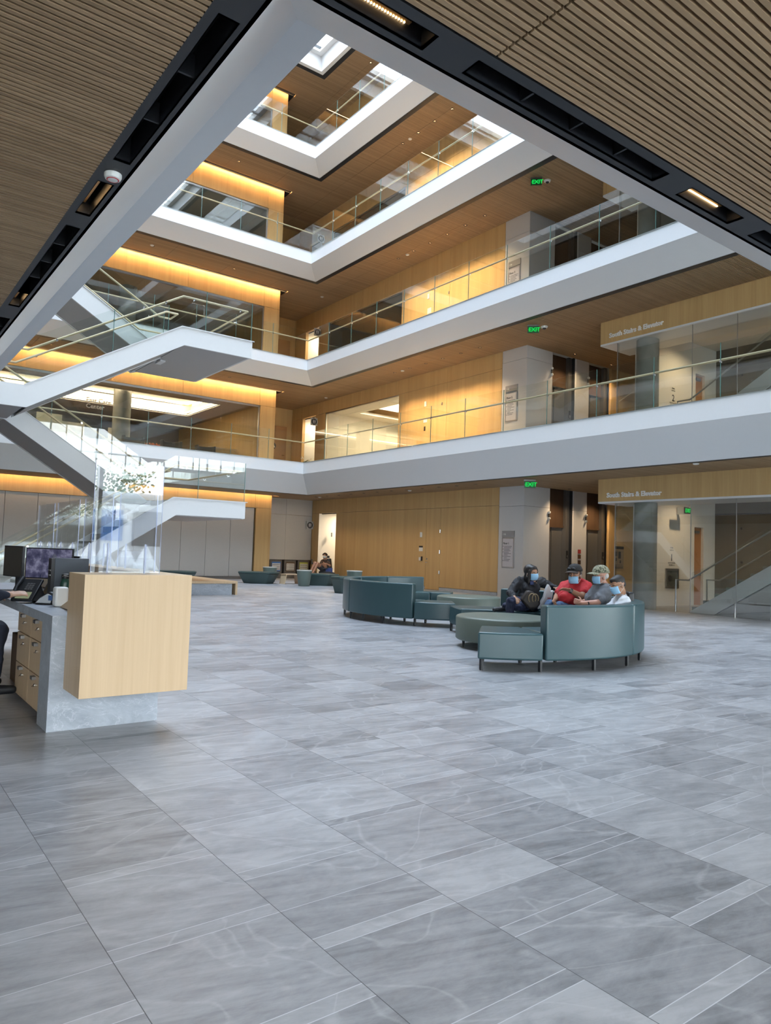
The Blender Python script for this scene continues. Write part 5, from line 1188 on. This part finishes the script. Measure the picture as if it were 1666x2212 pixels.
# white carrier bag
t = thing('plastic_bag', 'white plastic carrier bag standing between the black coat and the red shirt', 'bag', P_(1178, 1312, D-.25))
mb = MB(); q = [P_(x, y, D-.25) for x, y in ((1162, 1316), (1168, 1303), (1176, 1290), (1181, 1272), (1186, 1262), (1191, 1271), (1190, 1279), (1196, 1275), (1194, 1290), (1192, 1302), (1192, 1314))]
mb.prism(q, FC*.13); o = mb.build('film', flat('white_film', (.62, .60, .60), .35), t, bevel=.02)
mb = MB()
for x in (1184, 1186.5, 1189): mb.cap(P_(x, 1291, D-.262), P_(x+.4, 1299, D-.262), .005, .005, 6)
mb.build('red_print', flat('red_print', (.5, .04, .05), .5), t)

# ---- man in the red T-shirt
D = 10.75
t = thing('person', 'heavy seated person in red t-shirt and blue jeans, black cap, blue mask under the nose', 'person', Vector((*P_(1235, 1310, D).xy, 0)))
H = head_frame(P_(1242, 1243, D-.10), -RC*.62-FC*.75, -.02, .05); nk = P_(1247, 1260, D+.0)
M_sk = skinm('skin_brown', (.34, .17, .10)); body = MB(); head_mb(body, H, 1.10, nk)
shL, shR = P_(1222, 1266, D+.10), P_(1265, 1267, D-.12); hip = P_(1240, 1306, D+.02)
elL, wrL = P_(1203, 1289, D-.02), P_(1199, 1296, D-.28); elR, wrR = P_(1257, 1289, D-.36), P_(1231, 1275, D-.42)
for a, b, r0, r1 in ((nk, hip, .07, .13), (shL, shR, .06, .06), (shL, elL, .056, .048), (elL, wrL, .046, .031), (shR, elR, .062, .052), (elR, wrR, .05, .032)): body.cap(a, b, r0, r1)
hand(body, wrR, (P_(1212, 1271, D-.46)-wrR), -UZ-FC*.4, UZ-FC*.2, 1.12, .35); hand(body, wrL, (P_(1196, 1303, D-.36)-wrL), RC*.6+UZ*.4, RC, 1.1, .8)
body.build('body', M_sk, t, remesh=.008)
face_parts(t, H, 1.10); mask(t, H, 1.10, low=.022)
sh = MB(); sh.cap(P_(1246, 1268, D), P_(1234, 1288, D-.06), .165, .215); sh.cap(P_(1234, 1288, D-.06), P_(1238, 1302, D-.04), .215, .20); sh.cap(shL, shR, .098, .10)
sh.cap(shL, shL+(elL-shL)*.62, .098, .088); sh.cap(shR, shR+(elR-shR)*.60, .105, .094); sh.ell(P_(1226, 1291, D-.15), .15, .15, .14)
sh.build('t_shirt', flat('red_cotton', (.48, .022, .028), .8, var=.08), t, remesh=.011)
jn = MB(); kL, aL = P_(1188, 1307, D-.02), P_(1160, 1340, D+.05); kR, aR = P_(1205, 1310, D-.28), P_(1186, 1350, D-.16); aL.z = aR.z = .09
jn.ell(hip-UZ*.05, .22, .22, .14); jn.cap(hip+FC*.08-UZ*.04, kL, .115, .085); jn.cap(hip-FC*.10-UZ*.04, kR, .115, .085); jn.cap(kL, aL+UZ*.03, .082, .062); jn.cap(kR, aR+UZ*.03, .082, .062)
jn.build('jeans', flat('blue_denim', (.07, .125, .23), .85, var=.25, vscale=30), t, remesh=.011); shoe(t, aL, -RC); shoe(t, aR, -RC-FC*.2)
hr = shell(H, 1.10, -.05, .06, grow=.995, fr=lambda z: .0); thick(hr.build('hair', flat('grey_stubble_hair', (.08, .065, .055), .8), t), .004)
def cap_hat(t, H, s, crown, brim, name='cap', tiltb=.06):
    o = MB(); vs = []; nu, nv = 28, 9
    for j in range(nv+1):
        ph = PI/2*j/nv
        for i in range(nu): th = 2*PI*i/nu; vs.append(hp(H, (.110*math.cos(ph)**.8*math.cos(th)-.010)*s, .091*math.cos(ph)**.8*math.sin(th)*s, (.052+.098*math.sin(ph))*s))
    fs = [(j*nu+i, j*nu+(i+1)%nu, (j+1)*nu+(i+1)%nu, (j+1)*nu+i) for j in range(nv) for i in range(nu)]
    h = thick(o.add(vs, fs).build(name, crown, t), .005)
    vs = []; n = 14
    for k in range(n+1):
        a = (k/n-.5)*2*1.12
        for rr, dz in ((.085, .060), (.145, .058), (.185, .046)):
            vs.append(hp(H, (math.cos(a*.9)*rr+(.0 if rr < .1 else .0))*s, math.sin(a)*min(rr, .098)*s*(.95 if rr > .15 else 1), (dz-abs(a)**2*.016-tiltb*(rr-.085))*s))
    fs = [(3*k+j, 3*k+j+1, 3*k+j+4, 3*k+j+3) for k in range(n) for j in range(2)]
    thick(MB().add(vs, fs).build('brim', brim, h), .004); ell_h(MB(), H, (-.010*s, 0, .152*s), (.008, .008, .005), 8, 5).build('button', crown, h)
    return h
cp = cap_hat(t, H, 1.12, flat('cap_black', (.014, .013, .013), .8), flat('cap_black_brown', (.05, .035, .028), .8))
gl = MB()
for k in (-1, 1): ell_h(gl, H, (.112, .036*k, .098), (.012, .032, .016), 12, 8); gl.tube([hp(H, .10, .06*k, .098), hp(H, .05, .105*k, .092), hp(H, -.04, .112*k, .088)], .0035, 6)
gl.build('sunglasses', flat('sunglass_black', (.01, .01, .01), .1), cp); ell_h(MB(), H, (-.02, .104, .10), (.012, .004, .010), 8, 6).build('logo', M_offwhite, cp)
wt = MB(); dv = (wrR-elR).normalized(); wt.cyl(wrR-dv*.03, wrR+dv*.0, .038, n=18); wt.build('wristwatch', M_black, t)
MB().obox(wrR-dv*.015-FC*.038, dv, UZ, FC, .02, .02, .006).build('watch_face', M_darksteel, t)
MB().obox(P_(1238, 1272, D-.2), RC, UZ, FC, .09, .008, .012).obox(P_(1238, 1268, D-.17), RC, UZ, FC, .04, .02, .012).build('chest_print', flat('dark_red_print', (.17, .015, .02), .8), t, bevel=.006)

# ---- man in the grey polo and camouflage cap
D = 10.15
t = thing('person', 'seated person in grey polo shirt and camouflage cap, turned left with clasped hands', 'person', Vector((*P_(1295, 1312, D).xy, 0)))
H = head_frame(P_(1297, 1246.5, D-.02), -RC*.95-FC*.28, -.02, 0); nk = P_(1304, 1264, D+.02)
M_sk2 = skinm('skin_pink_tan', (.46, .23, .16)); body = MB(); head_mb(body, H, 1.08, nk)
shF, shN = P_(1297, 1272, D+.16), P_(1311, 1275, D-.14); hip = P_(1303, 1313, D+.02)
elF, wrF = P_(1275, 1296, D+.14), P_(1255, 1301, D-.05); elN, wrN = P_(1290, 1302.5, D-.26), P_(1258, 1303, D-.22)
for a, b, r0, r1 in ((nk, hip, .07, .13), (shF, shN, .06, .06), (shF, elF, .052, .044), (elF, wrF, .042, .03), (shN, elN, .055, .047), (elN, wrN, .046, .031)): body.cap(a, b, r0, r1)
hand(body, wrF, (P_(1246, 1302, D-.10)-wrF), -FC, -UZ+FC, 1.05, .9); hand(body, wrN, (P_(1248, 1300, D-.18)-wrN), FC, UZ, 1.05, .9)
body.build('body', M_sk2, t, remesh=.008); face_parts(t, H, 1.08, (.35, .33, .31)); mask(t, H, 1.08)
sh = MB(); sh.cap(P_(1303, 1277, D+.01), P_(1291, 1295, D), .140, .165); sh.cap(P_(1296, 1282, D-.02), P_(1289, 1296, D), .155, .17); sh.cap(P_(1290, 1296, D), P_(1298, 1310, D), .17, .18); sh.cap(shF, shN, .088, .090); sh.cap(P_(1299, 1283, D+.1), P_(1303, 1284, D-.12), .11, .11)
sh.cap(shN, shN+(elN-shN)*.66, .098, .092); sh.cap(shF, shF+(elF-shF)*.6, .09, .082); sh.cap(nk+UZ*.004, nk-UZ*.03, .072, .09)
sh.build('polo_shirt', flat('grey_knit', (.15, .16, .18), .85, var=.2, vscale=30), t, remesh=.011)
jn = MB(); kF, aF = P_(1240, 1318, D+.10), P_(1225, 1365, D+.05); kN, aN = P_(1243, 1322, D-.15), P_(1235, 1368, D-.2)
jn.ell(hip-UZ*.05, .2, .2, .13); 
for k_, a_, s_ in ((kF, aF, .08), (kN, aN, -.10)): jn.cap(hip+FC*s_-UZ*.05, k_, .105, .078); jn.cap(k_, Vector((a_.x, a_.y, .09)), .075, .056)
jn.build('trousers', flat('dark_trousers', (.03, .032, .04), .85), t, remesh=.011); shoe(t, Vector((aF.x, aF.y, .09)), -RC); shoe(t, Vector((aN.x, aN.y, .09)), -RC)
hb = MB(); ell_h(hb, H, (-.040, 0, .020), (.088, .089, .066)); hb.build('hair', flat('white_grey_hair', (.45, .44, .42), .8), t, remesh=.008)
m_, nt_, o_ = newmat('camouflage'); n_ = N(nt_); tc_ = nt_.nodes.new('ShaderNodeTexCoord'); f_ = n_.noise(tc_.outputs['Object'], 34, 3, .6, .6)
n_.bsdf(o_, n_.ramp(f_, [(.40, (.05, .055, .035)), (.46, (.22, .22, .14)), (.54, (.36, .34, .25)), (.62, (.14, .15, .09))]), .85)
MB().cap(nk+UZ*.012, nk-UZ*.012, .070, .080).build('collar', flat('grey_knit_dark', (.11, .12, .135), .85), t, remesh=.009); cap_hat(t, H, 1.10, m_, m_); MB().tube([wrN+(elN-wrN)*.35-FC*.045+UZ*.02, wrN+(elN-wrN)*.40-FC*.05-UZ*.01, wrN+(elN-wrN)*.35-UZ*.05], .007, 8).build('wristband', M_black, t)
thick(shell(H, 1.12, .06, .13, grow=1.06, fr=lambda z: -.035).build('cap_mesh', flat('cap_mesh_grey', (.30, .30, .28), .8), t), .004)

# ---- man in white at the right end, looking down
D = 9.55
t = thing('person', 'slouching seated person in white shirt with navy collar, looking down, dark cropped hair', 'person', Vector((*P_(1338, 1315, D).xy, 0)))
H = head_frame(P_(1335, 1264.5, D-.02), -RC*.93-FC*.32, -.38, .05); nk = P_(1343, 1284, D+.04)
body = MB(); head_mb(body, H, 1.06, nk); M_sk3 = skinm('skin_tan', (.40, .21, .125))
shF, shN = P_(1334, 1299, D+.17), P_(1350, 1300, D-.13); hip = P_(1330, 1342, D-.05)
elF, wrF = P_(1310, 1322, D+.12), P_(1285, 1322, D-.05); elN, wrN = P_(1325, 1328, D-.22), P_(1288, 1328, D-.22)
for a, b, r0, r1 in ((nk, hip, .06, .12), (shF, shN, .05, .05), (shF, elF, .05, .042), (elF, wrF, .04, .03), (shN, elN, .052, .044), (elN, wrN, .042, .03)): body.cap(a, b, r0, r1)
hand(body, wrF, -RC, -UZ, FC, 1.0, .6); hand(body, wrN, -RC, -UZ, UZ, 1.0, .6)
body.build('body', M_sk3, t, remesh=.008); face_parts(t, H, 1.06); mask(t, H, 1.06)
sh = MB(); sh.cap(P_(1344, 1302, D+.02), P_(1333, 1325, D), .135, .155); sh.cap(shF, shN, .088, .092); sh.cap(nk-UZ*.05-RC*-.01, P_(1344, 1300, D+.02), .095, .13); sh.cap(shN, elN, .094, .068); sh.cap(shF, elF, .09, .068)
sh.cap(P_(1333, 1325, D), hip, .155, .16); sh.build('shirt', flat('white_cotton', (.60, .62, .66), .8, var=.06), t, remesh=.011)
MB().cap(nk+UZ*.0, nk-UZ*.035, .068, .082).build('collar', flat('navy_collar', (.035, .06, .13), .8), t, remesh=.009)
jn = MB(); jn.ell(hip, .18, .18, .12)
for s_ in (.1, -.1): k_ = hip-RC*.42+FC*s_+UZ*.0; jn.cap(hip+FC*s_, k_, .10, .075); jn.cap(k_, Vector((k_.x, k_.y, .12)), .072, .055); shoe(t, Vector((k_.x, k_.y, .09)), -RC)
jn.build('trousers', flat('khaki_trousers', (.20, .17, .12), .85), t, remesh=.011)
hb = MB(); ell_h(hb, H, (-.022, 0, .052), (.104, .088, .084)); ell_h(hb, H, (-.060, 0, .0), (.055, .070, .060)); ell_h(hb, H, (.022, 0, .088), (.066, .060, .038)); hb.build('hair', flat('black_hair_cropped', (.02, .016, .014), .6), t, remesh=.008)
bp = P_(1357, 1296, D+.05); MB().obox(bp, RC, FC, UZ, .045, .13, .11).build('rucksack_strap', M_black, t, bevel=.03)

# ---- person reclining in a wheelchair by the far doorway
c = Vector((16.05, 25.55, 0)); LQ = RC; D = c.dot(FC)
sc = D/FPX
def Q(px, py, dd=0): return at(px, py, D+dd)
t = thing('person', 'reclining person with curly dark hair, white mask, brown t-shirt and bare legs', 'person', Vector((*Q(700, 1240).xy, .45)))
H = head_frame(Q(702, 1201.5, -.1), -FC*.9-RC*.25, .1, 0); nk = Q(703, 1208.5); body = MB(); head_mb(body, H, 1.0, nk); hip = Q(700, 1233, -.1)
kA, aA, kB, aB = Q(680, 1216, -.45), Q(671, 1235.5, -.55), Q(686, 1217, -.5), Q(677, 1236, -.6)
for a, b, r0, r1 in ((nk, hip, .1, .13), (Q(697, 1212), Q(709, 1213), .06, .06), (Q(696, 1213), Q(692, 1221, -.15), .045, .04), (Q(692, 1221, -.15), Q(700, 1217, -.28), .038, .028), (Q(710, 1213), Q(713, 1222, -.15), .045, .04), (Q(713, 1222, -.15), Q(704, 1217, -.28), .038, .028), (hip, kA, .09, .065), (kA, aA, .06, .04), (hip, kB, .09, .065), (kB, aB, .06, .04)): body.cap(a, b, r0, r1)
hand(body, Q(701, 1217, -.29), RC*.6-UZ*.4, -UZ, FC, 1, .7); hand(body, Q(703, 1217, -.29), -RC*.6-UZ*.4, -UZ, FC, 1, .7)
body.cap(aA, aA-RC*.10-UZ*.03, .04, .025); body.cap(aB, aB-RC*.08-UZ*.04, .04, .025)
body.build('body', skinm('skin_light_tan', (.44, .24, .16)), t, remesh=.011); mask(t, H, 1.0, mat=M_maskw); face_parts(t, H, 1.0)
sh = MB(); sh.cap(Q(703, 1213), Q(702, 1226), .14, .16); sh.cap(Q(697, 1212), Q(709, 1213), .085, .085); sh.cap(Q(696, 1213), Q(693, 1219, -.1), .075, .065); sh.cap(Q(710, 1213), Q(712, 1219, -.1), .075, .065); sh.build('t_shirt', flat('brown_tshirt', (.09, .06, .045), .85), t, remesh=.012)
sh = MB(); sh.ell(hip, .17, .17, .13); sh.cap(hip, hip+(kA-hip)*.55, .11, .10); sh.cap(hip, hip+(kB-hip)*.55, .11, .10); sh.build('shorts', flat('dark_pattern_shorts', (.03, .03, .035), .8, var=1.5, vscale=18), t, remesh=.012)
mb = MB(); ell_h(mb, H, (-.025, 0, .055), (.105, .092, .085))
for k in range(50):
    a, b = random.uniform(0, 2*PI), random.uniform(.0, 1.4); mb.ell(hp(H, -.02+.11*math.cos(a)*math.cos(b)*(.6 if math.cos(a) > 0 and b < .5 else 1), .1*math.sin(a)*math.cos(b), .035+.10*math.sin(b)), .024, .024, .024, nu=8, nv=6)
mb.build('hair', flat('curly_hair', (.02, .013, .01), .7), t, remesh=.009)
t = thing('wheelchair', 'black powered wheelchair with a raised foot rest by the far doorway', 'wheelchair', Vector((*Q(702, 1240).xy, 0))); b0 = Vector((*Q(703, 1240).xy, 0))
MB().obox(Q(704, 1238, -.05), RC, FC, UZ, .24, .28, .07).build('seat', M_black, t, bevel=.03); MB().obox(Q(712, 1222, .12), RC+UZ*.12, FC, UZ-RC*.12, .09, .20, .30).build('backrest', M_black, t, bevel=.04)
MB().obox(Q(709.5, 1203, .10), RC, FC, UZ, .05, .12, .05).build('headrest', M_black, t, bevel=.02)
MB().obox(b0+UZ*.28, RC, FC, UZ, .26, .26, .12).build('motor_box', M_black, t, bevel=.03)
for s1 in (-1, 1):
    for s2, r in ((-1, .12), (1, .18)): p = b0+RC*.26*s2+FC*.28*s1+UZ*r; MB().cyl(p-FC*.03, p+FC*.03, r, n=24).build('wheel', M_black, t)
MB().tube([Q(708, 1228, -.3), Q(694, 1228, -.3)], .025, 8).build('armrest', M_black, t); MB().obox(Q(674, 1213, -.5), UZ, FC, RC, .10, .06, .02).build('footplate', M_black, t, bevel=.01); MB().tube([Q(692, 1240, -.3), Q(682, 1238, -.4), Q(675, 1215, -.48)], .018, 8).build('leg_rest', M_black, t)
MB().obox(Q(711, 1233, -.28), RC, FC, UZ, .14, .015, .12).build('side_panel', flat('blue_plastic', (.02, .05, .22), .4), t, bevel=.01)

# ---- receptionist at the left edge: hand on the phone, sleeve and knee in view
t = thing('person', 'receptionist in dark navy at the left edge, one hand on the desk phone', 'person', (.55, 6.35, .12))
M_navy = flat('navy_uniform', (.010, .014, .030), .8)
H = head_frame((.50, 6.55, 1.18), (.8, -.3, 0)); nk = Vector((.48, 6.55, 1.05)); hip = Vector((.50, 6.75, .52)); body = MB(); head_mb(body, H, 1.0, nk)
sh1, el1, wr1 = Vector((.62, 6.35, .98)), Vector((.80, 6.22, .84)), Vector((1.07, 6.30, .835)); sh2, el2, wr2 = Vector((.55, 6.9, .98)), Vector((.75, 7.0, .80)), Vector((.98, 6.85, .80))
for a, b, r0, r1 in ((nk, hip, .1, .13), (sh1, sh2, .06, .06), (sh1, el1, .045, .04), (el1, wr1, .038, .028), (sh2, el2, .045, .04), (el2, wr2, .038, .028)): body.cap(a, b, r0, r1)
hand(body, wr1, (.9, .15, .12), (.2, .4, -.9), (0, .3, 1), 1.0, .45); hand(body, wr2, (1, -.1, -.1), (0, 0, -1), (0, -1, 0), 1.0, .4)
body.build('body', skinm('skin_fair', (.50, .30, .21)), t, remesh=.007); face_parts(t, H)
sh = MB(); sh.cap(nk-UZ*.06, Vector((.5, 6.65, .72)), .13, .16); sh.cap(Vector((.5, 6.65, .72)), hip, .16, .16); sh.cap(sh1, sh2, .085, .085); sh.cap(sh1, el1, .075, .062); sh.cap(el1, wr1+(el1-wr1)*.12, .060, .046); sh.cap(sh2, el2, .075, .06); sh.cap(el2, wr2+(el2-wr2)*.12, .06, .045); sh.build('jacket', M_navy, t, remesh=.011)
tr = MB(); k1 = Vector((1.02, 6.42, .55)); k2 = Vector((.98, 6.85, .55)); tr.ell(hip, .17, .17, .12)
for k_ in (k1, k2): tr.cap(hip+Vector((.05, (k_.y-6.7)*.5, 0)), k_, .105, .085); tr.cap(k_, Vector((k_.x-.02, k_.y, .16)), .08, .062); shoe(t, Vector((k_.x-.02, k_.y, .14)), (1, 0, 0))
tr.build('trousers', M_navy, t, remesh=.011); thick(shell(H, 1.0, -.06, .2, grow=1.05, fr=lambda z: .03 if z > .04 else -.01).build('hair', flat('brown_hair', (.05, .03, .02), .6), t), .01)
t = thing('office_chair', 'dark office chair under the receptionist, outside the left edge', 'chair', (.48, 6.75, 0))
MB().box((.22, 6.5, .34), (.72, 7.0, .41)).build('seat', M_black, t, bevel=.02); MB().box((.18, 6.52, .5), (.24, 6.98, 1.0)).build('backrest', M_black, t, bevel=.02); MB().cyl((.48, 6.75, .08), (.48, 6.75, .35), .03, n=12).build('column', M_darksteel, t)
mb = MB()
for k in range(5): a = k*2*PI/5; mb.tube([(.48, 6.75, .10), (.48+.3*math.cos(a), 6.75+.3*math.sin(a), .05)], .018, 8).ell((.48+.3*math.cos(a), 6.75+.3*math.sin(a), .025), .025, .025, .025, nu=10, nv=8)
mb.build('base', M_black, t)
